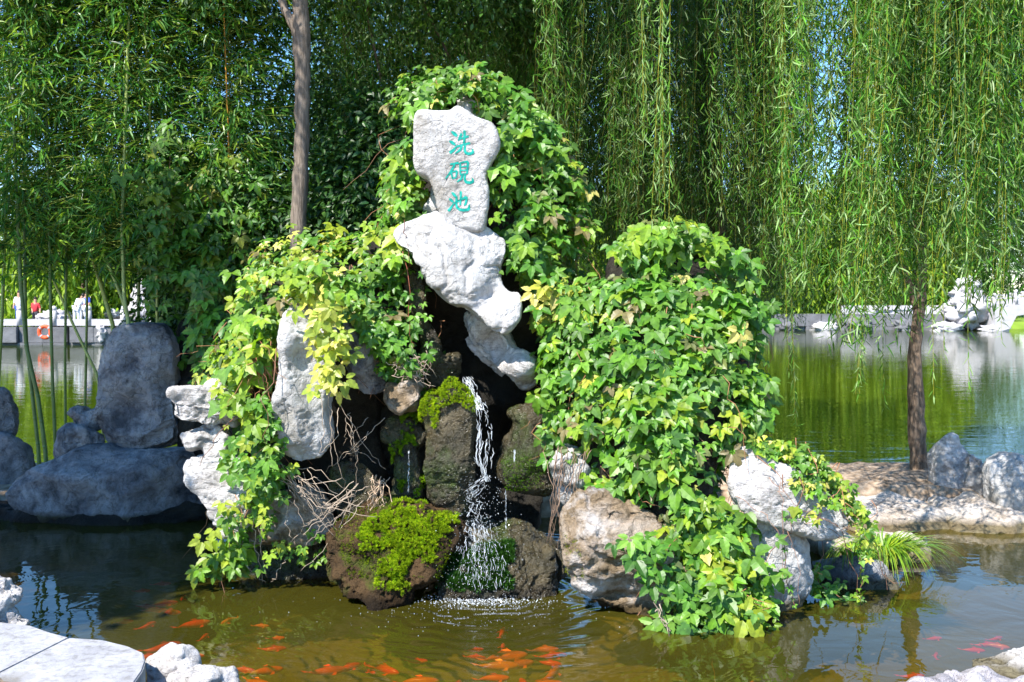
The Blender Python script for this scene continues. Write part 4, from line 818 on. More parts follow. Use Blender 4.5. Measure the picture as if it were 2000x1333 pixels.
def fall():
    rng = np.random.default_rng(3); t = thing('waterfall', 'thin white waterfall splashing down the middle of the rockery into the pool', 'waterfall', W(945, 1160, 6.7))
    g = []
    mb = MB()
    def along(pth, n, r, seg=(.05, .2), wob=.012, conv=1.0):
        P = np.array([W(*p[:3]) for p in pth]); wd = np.array([p[3] for p in pth]); L_ = np.linalg.norm(np.diff(P, axis=0), axis=1).sum()
        for s in range(n):
            lane = rng.normal() * conv; t0 = rng.uniform(-.1, .95); dt = rng.uniform(*seg) / L_; k = max(4, int(dt * L_ / .012)); u = np.clip(np.linspace(t0, t0 + dt, k), 0, 1) * (len(P) - 1)
            if u[-1] - u[0] < .02: continue
            q = np.stack([np.interp(u, range(len(P)), P[:, i]) for i in range(3)], 1); ww = np.interp(u, range(len(P)), wd)
            q[:, 0] += lane * ww; q[:, 1] += rng.normal() * ww * .5 - .01
            q += fbm(q * 22 + s * .1, 3, 3)[:, None] * wob * np.array([1, .5, .2]) + rng.normal(size=q.shape) * .0009; x = np.linspace(0, 1, k)
            mb.tube(q, r * rng.uniform(.4, 1.3) * (.15 + np.sin(np.pi * x) ** .6) * (1 + .5 * fbm(q * 60, s, 2)), 5)
    along([(910,736,7.05,.013),(925,770,6.93,.024),(941,800,6.85,.018)], 105, .0016, (.02, .09), .012)
    along([(936,792,6.85,.008),(940,850,6.8,.008),(932,890,6.75,.012),(950,940,6.74,.016)], 46, .0016, (.03, .14), .014)
    along([(950,800,6.85,.01),(957,850,6.8,.014),(950,930,6.74,.02)], 40, .0014, (.02, .07), .012)
    along([(945,930,6.75,.02),(920,970,6.72,.028),(928,1020,6.66,.04),(940,1060,6.6,.05)], 110, .0015, (.012, .05), .03)
    along([(935,1030,6.6,.05),(938,1085,6.52,.075),(940,1145,6.45,.1)], 210, .0011, (.015, .06), .012)
    n = 500; k_ = rng.random(n)[:, None]; dp = W(938, 930, 6.7) * (1 - k_) + W(942, 1140, 6.45) * k_ + rng.normal(size=(n, 3)) * np.array([.09, .05, .03])
    g.append(drops(dp, rng.uniform(.001, .0024, n), rng.uniform(.002, .006, n), rng, .5)); mb.build('strand', M['fall'], t, tint=False)
    put('spray', g, M['fall'], t)
    n = 750; a = rng.normal(size=n) * .2; b = rng.normal(size=n) * .06; c = W(940, 1160, 6.62)
    pos = np.stack([c[0] + a, c[1] - .05 + b, np.abs(rng.normal(size=n)) * .012 + .001], 1)
    g2 = [drops(pos, rng.uniform(.002, .006, n), rng.uniform(.001, .003, n), rng, 1)]
    n = 300; pos = np.stack([c[0] + rng.normal(size=n) * .45, c[1] - .25 + rng.normal(size=n) * .2, np.full(n, .002)], 1)
    pos = pos[pos[:, 1] < c[1] + .1]; n = len(pos)
    g2.append(drops(pos, rng.uniform(.001, .0035, n), rng.uniform(.001, .003, n), rng, 1))
    n = 420; pos = c + np.stack([rng.normal(size=n) * .16, rng.normal(size=n) * .08, np.abs(rng.normal(size=n)) * .25], 1)
    g2.append(drops(pos, rng.uniform(.001, .003, n), rng.uniform(.0015, .005, n), rng, .6))
    put('foam', g2, M['fall'], t)
    # two thin drips
    g3 = []
    for (x, y0, y1, Y) in [(798,880,960,6.9), (988,960,1035,6.9), (1005,880,900,6.9)]:
        P0, P1 = W(x, y0, Y), W(x, y1, Y); k = rng.random(40)[:, None]; g3.append(drops(P0 * (1 - k) + P1 * k + rng.normal(size=(40, 3)) * .003, np.full(40, .0016), np.full(40, .012), rng, .02))
    put('drip', g3, M['fall'], t)
    for o_ in t.children: o_['kind'] = 'stuff'
fall()
# ------------------------------------------------------------------ koi
def surf(px, py, z=0):
    u = (px - 1000) / F; v = -(py - 666.5) / F; c, s = math.cos(PITCH), math.sin(PITCH); d = np.array([u, c + v * s, -s + v * c]); k = (z - CAM_H) / d[2]
    return np.array([d[0] * k, d[1] * k, z])
def koi_mesh(bend):
    k = 15; t = np.linspace(0, 1, k); mb = MB(); sides = 10
    wd = .13 * np.sin(np.pi * np.clip(t * .93 + .05, 0, 1)) ** .75 * (1 - .45 * t); wd[0] = .02; wd[-1] = .018; ht = wd * 1.15
    x = t - .5; y = bend * .22 * (t ** 2) * np.sin(t * 3.2)
    ang = np.arange(sides) / sides * 2 * math.pi
    V = np.stack([np.repeat(x, sides), (y[:, None] + wd[:, None] * np.cos(ang)).ravel(), (ht[:, None] * np.sin(ang)).ravel()], 1)
    i = np.arange(k - 1)[:, None] * sides; q = np.arange(sides)[None]; q2 = (q + 1) % sides
    mb.add(V, np.stack([i + q, i + q2, i + sides + q2, i + sides + q], -1).reshape(-1, 4))
    mb.add([(-.5, 0, 0)], None, None); n0 = len(V); mb.T.append(np.array([(n0, (j + 1) % sides, j) for j in range(sides)]))
    e = y[-1]
    def fin(P): mb.add(P, [[0, 1, 2, 3]], None)
    fin([(.47, e, .0), (.55, e + .06, .03), (.72, e + .12 + bend * .05, .05), (.6, e, .0)]); fin([(.47, e, .0), (.6, e, 0), (.72, e - .1 + bend * .05, .04), (.55, e - .05, .02)])
    for sg in (-1, 1): fin([(-.24, sg * .09, -.02), (-.16, sg * .1, -.02), (-.08, sg * .22, -.05), (-.2, sg * .21, -.05)])
    fin([(-.12, y[5], .12), (.02, y[7], .12), (.12, y[9] , .15), (-.02, y[6], .18)])
    return mb
KP = [koi_mesh(b) for b in (-1, .2, 1)]
def koi(px, py, L_, ang, label, z=-.07, c=(1, 1, 1), kind=0, group='koi in the pool'):
    p = surf(px, py, 0); mb = KP[kind]; V = np.vstack(mb.V) * L_; co, si = math.cos(RAD(ang)), math.sin(RAD(ang))
    V = np.c_[V[:, 0] * co - V[:, 1] * si, V[:, 0] * si + V[:, 1] * co, V[:, 2]] + p + np.array([0, 0, z])
    o = mesh_obj('koi', V, [np.vstack(mb.Q), np.vstack(mb.T)], M['koi'], None, True, np.tile(c, (len(V), 1))); tag(o, label, 'fish', group)
O_ = (1, 6, 2); R_ = (1, .8, .8); Y_ = (1, 9, 3)
for i, a in enumerate([
 (316,1115,.15,200,'dim red koi highest in the dark water left of the creeper', -.1, R_), (278,1133,.13,190,'small red koi just below the edge of the shadow', -.08, R_),
 (357,1152,.12,95,'short red koi swimming away, nearest the yellow creeper leaves', -.06, R_), (285,1166,.14,170,'red koi left of the tight cluster above the paving', -.07, R_),
 (322,1165,.2,200,'red koi at the centre of the tight cluster above the paving', -.05, R_), (335,1172,.18,160,'red koi crossing under the tight cluster', -.08, R_), (305,1181,.16,190,'bright orange koi just below the tight cluster', -.04, (1, 2.5, 1)),
 (243,1180,.13,200,'faint red koi nearest the blue reflection on the left', -.12, R_), (287,1207,.17,240,'red koi pointing down between cluster and paving', -.05, R_),
 (380,1208,.24,215,'long red koi below the yellow creeper leaves', -.04, R_), (398,1226,.14,260,'small red koi pointing at the viewer beside the long one', -.06, R_),
 (318,1248,.26,215,'long red koi hugging the edge of the paving', -.05, R_), (290,1262,.2,205,'second red koi along the paving edge, closest to the stones', -.07, R_), (378,1258,.15,180,'small red koi above the rounded edging stone', -.07, R_),
 (447,1195,.16,60,'orange koi under the reflection of the creeper leaves', -.06, O_), (510,1199,.12,180,'small orange koi right of the creeper reflection', -.08, O_), (540,1216,.12,190,'faint red koi in the brown water below the left foot rock', -.1, R_),
 (535,1251,.17,185,'red koi between the left creeper and the bottom edge', -.05, R_), (475,1279,.16,175,'faint pink-red koi above the orange pair at the bottom', -.09, R_), (520,1300,.22,200,'bright orange koi, the upper of the pair near the bottom', -.03, (1, 4, 1)),
 (505,1323,.22,150,'bright orange koi, the lower of the pair near the bottom', -.03, O_), (400,1297,.14,130,'dim red koi touching the rounded edging stones', -.07, R_),
 (640,1300,.24,195,'large red-orange koi left of centre near the bottom', -.03, (1, 2.5, 1)), (678,1290,.2,215,'red koi overlapping the large one left of centre', -.04, R_), (750,1295,.24,150,'long red koi pointing right near the bottom left of centre', -.04, R_),
 (722,1280,.18,120,'dim red koi above the long one', -.08, R_), (815,1271,.14,180,'small red koi alone left of the orange school', -.06, R_), (820,1322,.24,190,'orange-red koi lowest left of the orange school', -.03, (1, 4, 1)), (890,1318,.17,250,'red koi pointing down left of the orange school', -.06, R_),
 (928,1253,.12,190,'small red koi at the upper left of the orange school', -.05, R_), (930,1268,.14,170,'red koi under the small one at the upper left of the school', -.05, R_), (980,1200,.2,260,'dim red koi just below the splash', -.12, R_), (980,1253,.16,260,'red koi at the top of the orange school', -.04, R_),
 (990,1274,.3,200,'big orange koi, topmost of the orange school', -.03, O_), (975,1290,.26,180,'big orange koi in the middle of the orange school', -.03, Y_), (1010,1284,.24,200,'orange koi on the right flank of the school', -.04, O_), (965,1312,.2,190,'orange-red koi at the bottom of the orange school', -.04, (1, 4, 1)), (1025,1325,.22,285,'red koi pointing down at the bottom edge', -.04, R_),
 (1075,1302,.26,240,'orange koi right of the school near the bottom edge', -.04, O_), (1065,1325,.24,200,'orange koi lowest in the row at the bottom edge', -.04, O_), (1080,1252,.2,190,'dim red koi right of the school', -.09, R_), (1075,1262,.16,160,'dim red koi under the other dim one right of the school', -.1, R_), (1065,1232,.2,190,'faint orange koi between school and boulder', -.12, O_), (1465,1328,.14,240,'lone orange koi at the bottom edge below the creeper mound', -.03, O_),
 (1782,1310,.16,180,'lone red koi above the bottom right slab', -.03, R_), (1830,1268,.13,250,'small red koi turning in the reflection right of the grass tuft', -.04, R_), (1902,1254,.15,170,'red koi, left one of the three at the right', -.05, R_), (1925,1243,.16,185,'red koi, upper one of the three at the right', -.05, R_), (1948,1250,.16,160,'orange koi, right one of the three at the right', -.04, O_), (1825,1211,.13,190,'faint red koi beneath the tree reflection on the right', -.12, R_), (1945,1205,.14,200,'faint red koi under the blue sky reflection', -.14, R_)]):
    a = list(a); a[2] *= .86; koi(*a, kind=i % 3)
# ------------------------------------------------------------------ trees
def rot_to(dirs, rng, n): return frames(rng.normal(size=(n, 3)), dirs)
def narrow(L=1, w=.13, curve=.15):
    return np.array([(0, 0, 0), (-w * .8, .3 * L, .03), (0, .3 * L, -.02), (w * .8, .3 * L, .03), (-w * .65, .65 * L, -curve * .4 + .03), (0, .65 * L, -curve * .4 - .01), (w * .65, .65 * L, -curve * .4 + .03), (0, L, -curve)]), \
        np.array([(0, 2, 1), (0, 3, 2), (1, 2, 5), (1, 5, 4), (2, 3, 6), (2, 6, 5), (4, 5, 7), (5, 6, 7)])
NAR = narrow(1, .07); BAM = narrow(1, .085, .3); BROAD = narrow(1, .26, .25)
SIMPLE = (np.array([(0, 0, 0), (-.12, .45, .02), (.12, .45, .02), (0, 1, -.06)]), np.array([(0, 2, 1), (1, 2, 3)]))
WIL = np.array([(.035, .12, .012), (.065, .18, .018), (.1, .25, .025), (.13, .24, .05), (.22, .33, .13)])
def strands(tops, ends, rng, spacing, size, cols, tmpl=NAR, sway=.1, lean=.6, stem=True, mbs=None, r=.0013, tuftn=1, stemcol=(1.3, .95, .3), jit=0):
    g = []; P_, D_ = [], []
    for a, b in zip(tops, ends):
        L_ = np.linalg.norm(b - a); k = max(4, int(L_ / spacing)); t = np.linspace(0, 1, k)
        ph = rng.uniform(0, 6.28); amp = sway * rng.uniform(.3, 1); e = unit(rng.normal(size=3) * np.array([1, 1, 0]))
        arc = np.sin(t * math.pi * .5)
        P = np.outer(1 - t, a) + np.outer(t, b); P[:, :2] += (e[:2] * amp * np.sin(t * 4 + ph)[:, None]) * t[:, None]
        side = np.cross(e, [0, 0, 1.]); s_ = np.where(np.arange(k) % 2, 1, -1)[:, None]
        az = rng.uniform(0, 6.28, k); d = np.stack([np.cos(az), np.sin(az), np.zeros(k)], 1) * lean * rng.uniform(.4, 1.2, (k, 1)) + np.array([0, 0, -1.])
        P_.append(P); D_.append(d)
        if stem and mbs is not None:
            kk = np.linspace(0, k - 1, min(k, 9)).astype(int); mbs.tube(P[kk], r, 3, np.array(stemcol) * rng.uniform(.5, 1.1), caps=False)
    P = np.vstack(P_); D = unit(np.vstack(D_)); n = len(P)
    P = P + rng.normal(size=(n, 3)) * np.array([1, 1, .6]) * jit; R = rot_to(D, rng, n); c = cols[rng.integers(0, len(cols), n)] * rng.uniform(.75, 1.25, (n, 1))
    return instance(tmpl[0], tmpl[1], P, R, rng.uniform(size[0], size[1], n), c)
def pathtube(mb, pts, r, sides=10, wob=.0, rng=None, k=None, c=None):
    P = np.array(pts, float); k = k or len(P) * 5; t = np.linspace(0, len(P) - 1, k); Q = np.stack([np.interp(t, range(len(P)), P[:, i]) for i in range(3)], 1); rr = np.interp(t, range(len(P)), r)
    for _ in range(3): Q[1:-1] = (Q[:-2] + 2 * Q[1:-1] + Q[2:]) / 4
    if rng is not None and wob: Q += rng.normal(size=Q.shape) * wob; rr = rr * (1 + rng.normal(size=k) * .06)
    mb.tube(Q, rr, sides, c)
# -- willow on the right bank
def willow(label, trunk, trunk_r, hub, groups, seed, spacing=.045, size=(.07, .12), cols=WIL, limbs=True, sway=.2, name='willow_tree', forks=(), shade_canopy=(), stemk=1.0):
    """groups: (px0, px1, Y0, Y1, top z, end rows [(px, py)...] interpolated, count)"""
    rng = np.random.default_rng(seed); t = thing(name, label, 'tree', trunk[0]); mb = MB(); pathtube(mb, trunk, trunk_r, 12, .006, rng, k=40)
    for fk, fr in forks: pathtube(mb, fk, fr, 8, .004, rng)
    mb.build('trunk', M['willow_bark'], t)
    lm = MB(); st_ = MB(); gs = []
    for (x0, x1, Y0, Y1, zt, low, cnt) in groups:
        lowx = [p[0] for p in low]; lowy = [p[1] for p in low]
        ncl = max(1, cnt // 6)
        for c in range(ncl):
            px = rng.uniform(x0, x1); Y = rng.uniform(Y0, Y1)
            if abs(px - 1615) < 30 and rng.random() < .8: continue
            py = np.interp(px, lowx, lowy) 
            cx = W(px, py, Y)
            top = np.array([cx[0] + rng.normal() * .1, Y + rng.normal() * .15, zt + rng.uniform(-.5, .7)])
            if limbs:
                mid = (hub + top) / 2 + np.array([0, 0, .5]); pathtube(lm, [hub, mid, top], [.05, .025, .008], 5, 0, None, k=7)
            hi = 90 * max(0, math.sin(px * .021 + seed) + .3 * rng.normal()); a = []; b = []
            for s in range(6):
                pe = py - abs(rng.normal()) * 70 - (rng.random() < .35) * rng.uniform(60, 260) - hi
                e = W(px + rng.normal() * 14, pe, Y); e[1] += rng.normal() * .15; e[0] += rng.normal() * .04
                a.append(top + rng.normal(size=3) * np.array([.14, .14, .1])); b.append(e)
            gs.append(strands(a, b, rng, spacing, size, cols * rng.uniform(.65, 1.3), sway=sway, mbs=st_, lean=.85, jit=.03, stemcol=np.array((1.2, .95, .3)) * stemk))
    if lm.V: lm.build('branch', M['willow_bark'], t)
    for (c_, r_, n_) in shade_canopy:
        q = np.array(c_) + unit(rng.normal(size=(n_, 3))) * np.array(r_) * rng.random((n_, 1)) ** .4; d_ = unit(rng.normal(size=(n_, 3)) * .5 + np.array([0, 0, -.6]))
        gs.append(instance(NAR[0], NAR[1], q, rot_to(d_, rng, n_), rng.uniform(.12, .2, n_), cols[rng.integers(0, len(cols), n_)]))
    cr = put('crown', gs, M['willow'], t); st_.build('twig', M['culm'], cr)
    return t
B_ = lambda a: (np.array(a, float))
tr0 = [W(1797, 985, 10.3), W(1795, 900, 10.3), W(1788, 800, 10.3), W(1785, 700, 10.3), W(1795, 600, 10.3), W(1800, 520, 10.35), W(1790, 420, 10.4), W(1800, 250, 10.5), W(1810, 60, 10.6), W(1830, -200, 10.7)]
willow('weeping willow leaning on the right bank with its strands hanging over the lake', tr0, [.11, .078, .095, .07, .062, .062, .07, .065, .06, .05], W(1820, -120, 10.6),
       [(1480, 2060, 7.0, 9.3, 5.4, [(1480, 560), (1600, 600), (1640, 690), (1760, 700), (1800, 640), (1900, 600), (2060, 560)], 250),
        (1560, 2080, 9.3, 11.5, 6.4, [(1480, 520), (1700, 520), (1900, 540), (2060, 520)], 330), (1700, 2080, 8, 12, 6.4, [(1480, 330), (2060, 370)], 200)], 21, spacing=.031, size=(.09, .15),
       forks=[([W(1792, 600, 10.3), W(1765, 530, 10.35), W(1740, 470, 10.4), W(1700, 300, 10.5)], [.05, .035, .03, .02])])
tr1 = [B_((2.9, 13.2, -.2)), B_((2.8, 13.2, 1.5)), B_((2.6, 13.1, 3.5)), B_((2.5, 13, 6))]
willow('large dark weeping willow filling the view behind the right half of the rockery', tr1, [.22, .18, .16, .12], B_((2.4, 13, 6.2)),
       [(1060, 1560, 8.8, 11.5, 5.8, [(1060, 520), (1200, 470), (1290, 450), (1450, 560), (1560, 600)], 520), (960, 1520, 11.5, 14.5, 7.0, [(960, 560), (1250, 600), (1520, 640)], 760), (1050, 1560, 14, 16, 7.5, [(960, 600), (1250, 640), (1520, 640)], 420)], 22, spacing=.042, size=(.08, .125), cols=WIL * .85, stemk=.5, shade_canopy=[((.2, 8.6, 7.3), (1.3, 1.4, .7), 16000), ((.6, 10.6, 7.6), (1.6, 1.4, .7), 14000)])  # last argument: unseen leaf clumps added overhead to shade the strands behind
willow('weeping willow with fine mid green strands showing above and left of the creeper-topped carved stone', [B_((-.4, 12.4, -.2)), B_((-.4, 12.4, 2)), B_((-.5, 12.4, 5.5))], [.16, .13, .1], B_((-.5, 12.4, 5.9)),
       [(610, 1120, 9.8, 12.2, 6.2, [(600, 160), (700, 330), (760, 380), (860, 260), (1000, 260), (1120, 460)], 560), (560, 1120, 12.2, 13.5, 6.6, [(560, 300), (1120, 480)], 420)], 23, spacing=.042, size=(.08, .125), cols=WIL * 1.1, stemk=.6)
rngw = np.random.default_rng(99)
# one near strand group with large leaves
def near_strand(label, pth, seed, n=3, size=(.06, .1)):
    rng = np.random.default_rng(seed); t = thing('willow_strand', label, 'willow strand', W(*pth[-1])); mb = MB(); gs = []
    a, b = W(*pth[0]), W(*pth[-1]); gs.append(strands([a + rng.normal(size=3) * .03 for _ in range(n)], [b + np.array([rng.normal() * .03, rng.normal() * .05, abs(rng.normal()) * .25 * (k > 0)]) for k in range(n)], rng, .035, size, WIL[2:] * 1.1, sway=.06, mbs=mb, lean=.45))
    put('foliage', gs, M['willow'], t); mb.build('stem', M['culm'], t)
near_strand('long sunlit willow strand hanging just above the top of the creeper mound', [(1318, -900, 6.3), (1297, 445, 6.6)], 1, 5)
near_strand('thin second willow strand hanging left of the long sunlit one', [(1265, -900, 6.8), (1262, 300, 6.9)], 2, 3)
near_strand('low willow strand touching the lake reflection left of the willow trunk', [(1760, -500, 7.4), (1672, 770, 7.5)], 3, 4)
near_strand('bare-tipped willow strand hanging over the green water', [(1720, -500, 7.9), (1717, 795, 7.9)], 4, 1)
near_strand('willow strand hanging right of the willow trunk over the water', [(1840, -500, 7.4), (1820, 770, 7.5)], 5, 2)
near_strand('willow strand hanging before the far white bridge', [(1960, -500, 7.4), (1955, 665, 7.4)], 6, 3)
near_strand('dark willow strand hanging low beside the right flank of the creeper mound', [(1520, -500, 8.2), (1545, 830, 8.3)], 7, 4)
near_strand('willow strand ending in a few pale leaves over the open water', [(1890, -500, 7.0), (1880, 760, 7.2)], 8, 1)
# -- grey trunk with the dense dark crown behind the rockery
def blob_crown(name, label, trunkpts, tr, blobs, seed, tmpl, size, cols, mat, dens=1.0, bark='bark', cat='tree', forks=(), limb=True, shell=.35, loc=None, droop=.5):
    rng = np.random.default_rng(seed); t = thing(name, label, cat, loc if loc is not None else trunkpts[0]); mb = MB(); pathtube(mb, trunkpts, tr, 14, .004, rng, k=36)
    for fk, fr in forks: pathtube(mb, fk, fr, 9, .003, rng)
    gs = []; top = np.array(trunkpts[-1])
    for (c, r, n) in blobs:
        c = np.array(c, float); r = np.array(r, float) * np.ones(3)
        if limb: pathtube(mb, [top + (c - top) * .0, (top + c) / 2 + np.array([0, 0, -.1 * np.linalg.norm(c - top)]), c], [tr[-1] * .7, tr[-1] * .45, tr[-1] * .15], 5, 0, None, k=6)
        n = int(n * dens); ncl = max(4, n // 30); d = unit(rng.normal(size=(ncl, 3))); rad = (shell + (1 - shell) * rng.random(ncl)) ** .6
        cc = c + d * r * rad[:, None] * (1 + .35 * fbm(d * 2 + seed, seed, 2))[:, None]
        i = rng.integers(0, ncl, n); sp = r.mean() * .17; P = cc[i] + rng.normal(size=(n, 3)) * sp
        D = unit(d[i] * .6 + rng.normal(size=(n, 3)) * .6 + np.array([0, 0, -droop])); nr = unit(d[i] * .4 + np.array([0, -.2, .7]) + rng.normal(size=(n, 3)) * .5)
        R = frames(nr, D); col = cols[rng.integers(0, len(cols), n)] * rng.uniform(.7, 1.3, (n, 1)) * rng.uniform(.8, 1.2, (ncl, 1))[i]
        gs.append(instance(tmpl[0], tmpl[1], P, R, rng.uniform(size[0], size[1], n), col))
    mb.build('trunk', M[bark], t); put('crown', gs, mat, t); return t
tk = [W(580, 560, 8.9), W(585, 400, 8.9), W(591, 250, 8.9), W(591, 120, 8.9), W(584, -60, 8.9), W(590, -300, 9.0), W(600, -600, 9.1)]
blob_crown('broadleaf_tree', 'slender grey-barked tree with a forked trunk left of the carved stone', tk, [.078, .07, .064, .072, .066, .055, .04],
    [((-2.6, 9.6, 5.9), 1.2, 9000), ((-1.2, 9.4, 5.8), 1.2, 9000), ((-.2, 10.0, 5.4), 1.0, 6000), ((-3.9, 10.2, 5.6), 1.2, 8000), ((-1.8, 11.3, 4.6), 1.3, 9000), ((-3.4, 6.9, 7.2), (.95, .9, .5), 2600), ((-1.1, 10.8, 3.1), (.8, .6, 1.0), 5000), ((-.2, 11, 3.7), (.8, .6, .8), 4000)], 31, BROAD, (.05, .09),  # the thin high clump is added out of view to dapple the trunk
    np.array([(.035, .1, .015), (.05, .13, .02), (.08, .17, .03)]), M['bamboo_leaf'], forks=[([W(592, 110, 8.9), W(575, 55, 8.9), W(548, 0, 8.95), W(520, -120, 9.0)], [.05, .04, .035, .03])])
blob_crown('shrub', 'dark leafy shrub standing between the grey trunk and the carved stone', [W(690, 640, 9.4), W(690, 500, 9.4), W(700, 420, 9.4)], [.03, .025, .02],
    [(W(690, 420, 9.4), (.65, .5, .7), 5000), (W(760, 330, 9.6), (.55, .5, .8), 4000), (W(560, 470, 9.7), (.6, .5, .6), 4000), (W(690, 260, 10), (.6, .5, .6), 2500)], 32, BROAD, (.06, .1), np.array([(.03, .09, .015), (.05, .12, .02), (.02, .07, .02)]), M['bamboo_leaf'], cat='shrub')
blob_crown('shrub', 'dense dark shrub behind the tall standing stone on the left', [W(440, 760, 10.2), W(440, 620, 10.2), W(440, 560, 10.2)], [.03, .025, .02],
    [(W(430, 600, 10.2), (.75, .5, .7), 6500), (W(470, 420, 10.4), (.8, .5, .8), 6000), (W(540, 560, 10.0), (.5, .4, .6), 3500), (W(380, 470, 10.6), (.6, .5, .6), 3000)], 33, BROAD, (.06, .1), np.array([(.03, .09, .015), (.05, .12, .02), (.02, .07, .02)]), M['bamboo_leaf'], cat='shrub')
# off to the left, above the frame: the tree whose shade lies over the left rocks
blob_crown('broadleaf_tree', 'leafy tree left of the pool that shades the grey rocks', [B_((-6.6, 4.6, .1)), B_((-6.4, 4.5, 2)), B_((-5.9, 4.3, 4))], [.16, .13, .1],
    [((-5.95, 3.4, 5.5), (.8, .8, .7), 8000), ((-5.35, 5.15, 5.2), (.9, 1.0, .8), 9000), ((-6.1, 4.25, 5.6), (1.0, 1.1, .9), 10000), ((-6.4, 5.6, 5.6), (1.2, 1.1, .9), 9000), ((-5.2, 6.2, 5.9), (1.2, 1.0, .8), 8000), ((-7.3, 6.8, 6), (1.3, 1.3, 1), 9000)], 34, BROAD, (.1, .16), np.array([(.05, .13, .02)]), M['bamboo_leaf'])
blob_crown('shrub', 'dark thicket of shrubs on the bank behind the close pair of bamboo culms', [W(330, 760, 11.2), W(330, 600, 11.2), W(330, 500, 11.2)], [.03, .025, .02],
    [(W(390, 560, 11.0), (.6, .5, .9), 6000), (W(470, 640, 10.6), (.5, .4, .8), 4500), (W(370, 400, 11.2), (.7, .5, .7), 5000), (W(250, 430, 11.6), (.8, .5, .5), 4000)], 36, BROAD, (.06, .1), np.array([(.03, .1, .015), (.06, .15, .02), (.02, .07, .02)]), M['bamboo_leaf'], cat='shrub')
# -- bamboo
def bamboo(label, pts, r, seed, col=(1, 1, 1), leaves=900, lo=.0, top=5.2, size=(.11, .17), cols=None):
    rng = np.random.default_rng(seed); P = [W(*p) for p in pts]; e = P[-1]; d = unit(P[-1] - P[-2])
    while P[-1][2] < top: P.append(P[-1] + d * .8); 
    P.insert(0, np.array([P[0][0] + (P[0] - P[1])[0] * .2, P[0][1], -.15])); P = np.array(P); t = thing('bamboo', label, 'bamboo', P[0], 'bamboo on the left bank')
    seg = np.linalg.norm(np.diff(P, axis=0), axis=1); s = np.concatenate([[0], np.cumsum(seg)]); L_ = s[-1]; nn = int(L_ / .24)
    mb = MB(); ts = []; rr = []
    for i in range(nn):
        a = i / nn * L_; b = (i + 1) / nn * L_
        for f_, q in ((0, 1.18), (.03, .9), (.08, 1), (.92, 1), (.97, .95)): ts.append(a + (b - a) * f_); rr.append(q)
    ts = np.array(ts); Q = np.stack([np.interp(ts, s, P[:, i]) for i in range(3)], 1); rad = r * np.array(rr) * (1 - .45 * ts / L_)
    mb.tube(Q, rad, 9, col); mb.build('culm', M['culm'], t)
    k = leaves // 9; u = rng.uniform(lo, 1, k) ** .8; B0 = np.stack([np.interp(u * L_, s, P[:, i]) for i in range(3)], 1); tw = MB(); pos = []; dr = []
    for b0 in B0:
        az = rng.uniform(0, 6.28); l = rng.uniform(.15, .75); d = np.array([math.cos(az), math.sin(az) * .8, rng.uniform(.0, .7)]); e = b0 + d * l + np.array([0, 0, -.25 * l])
        tw.tube([b0, (b0 + e) / 2 + [0, 0, .08 * l], e], .0022, 3, (.9, .9, .5), caps=False)
        for q in range(9):
            f_ = rng.uniform(.45, 1); pos.append(b0 * (1 - f_) + e * f_ + rng.normal(size=3) * .03); dr.append(d * .7 + rng.normal(size=3) * .45 + np.array([0, 0, -.75]))
    pos = np.array(pos); dr = unit(np.array(dr)); n = len(pos); c = (cols if cols is not None else BCOL)[rng.integers(0, 5, n)] * rng.uniform(.6, 1.3, (n, 1))
    R = frames(unit(np.array([0, -.4, .7]) + rng.normal(size=(n, 3)) * .5), dr)
    put('foliage', [instance(BAM[0], BAM[1], pos, R, rng.uniform(size[0], size[1], n), c)], M['bamboo_leaf'], t); tw.build('twig', M['culm'], t)
BCOL = np.array([(.03, .12, .02), (.05, .17, .02), (.09, .24, .025), (.07, .2, .04), (.2, .33, .03)])
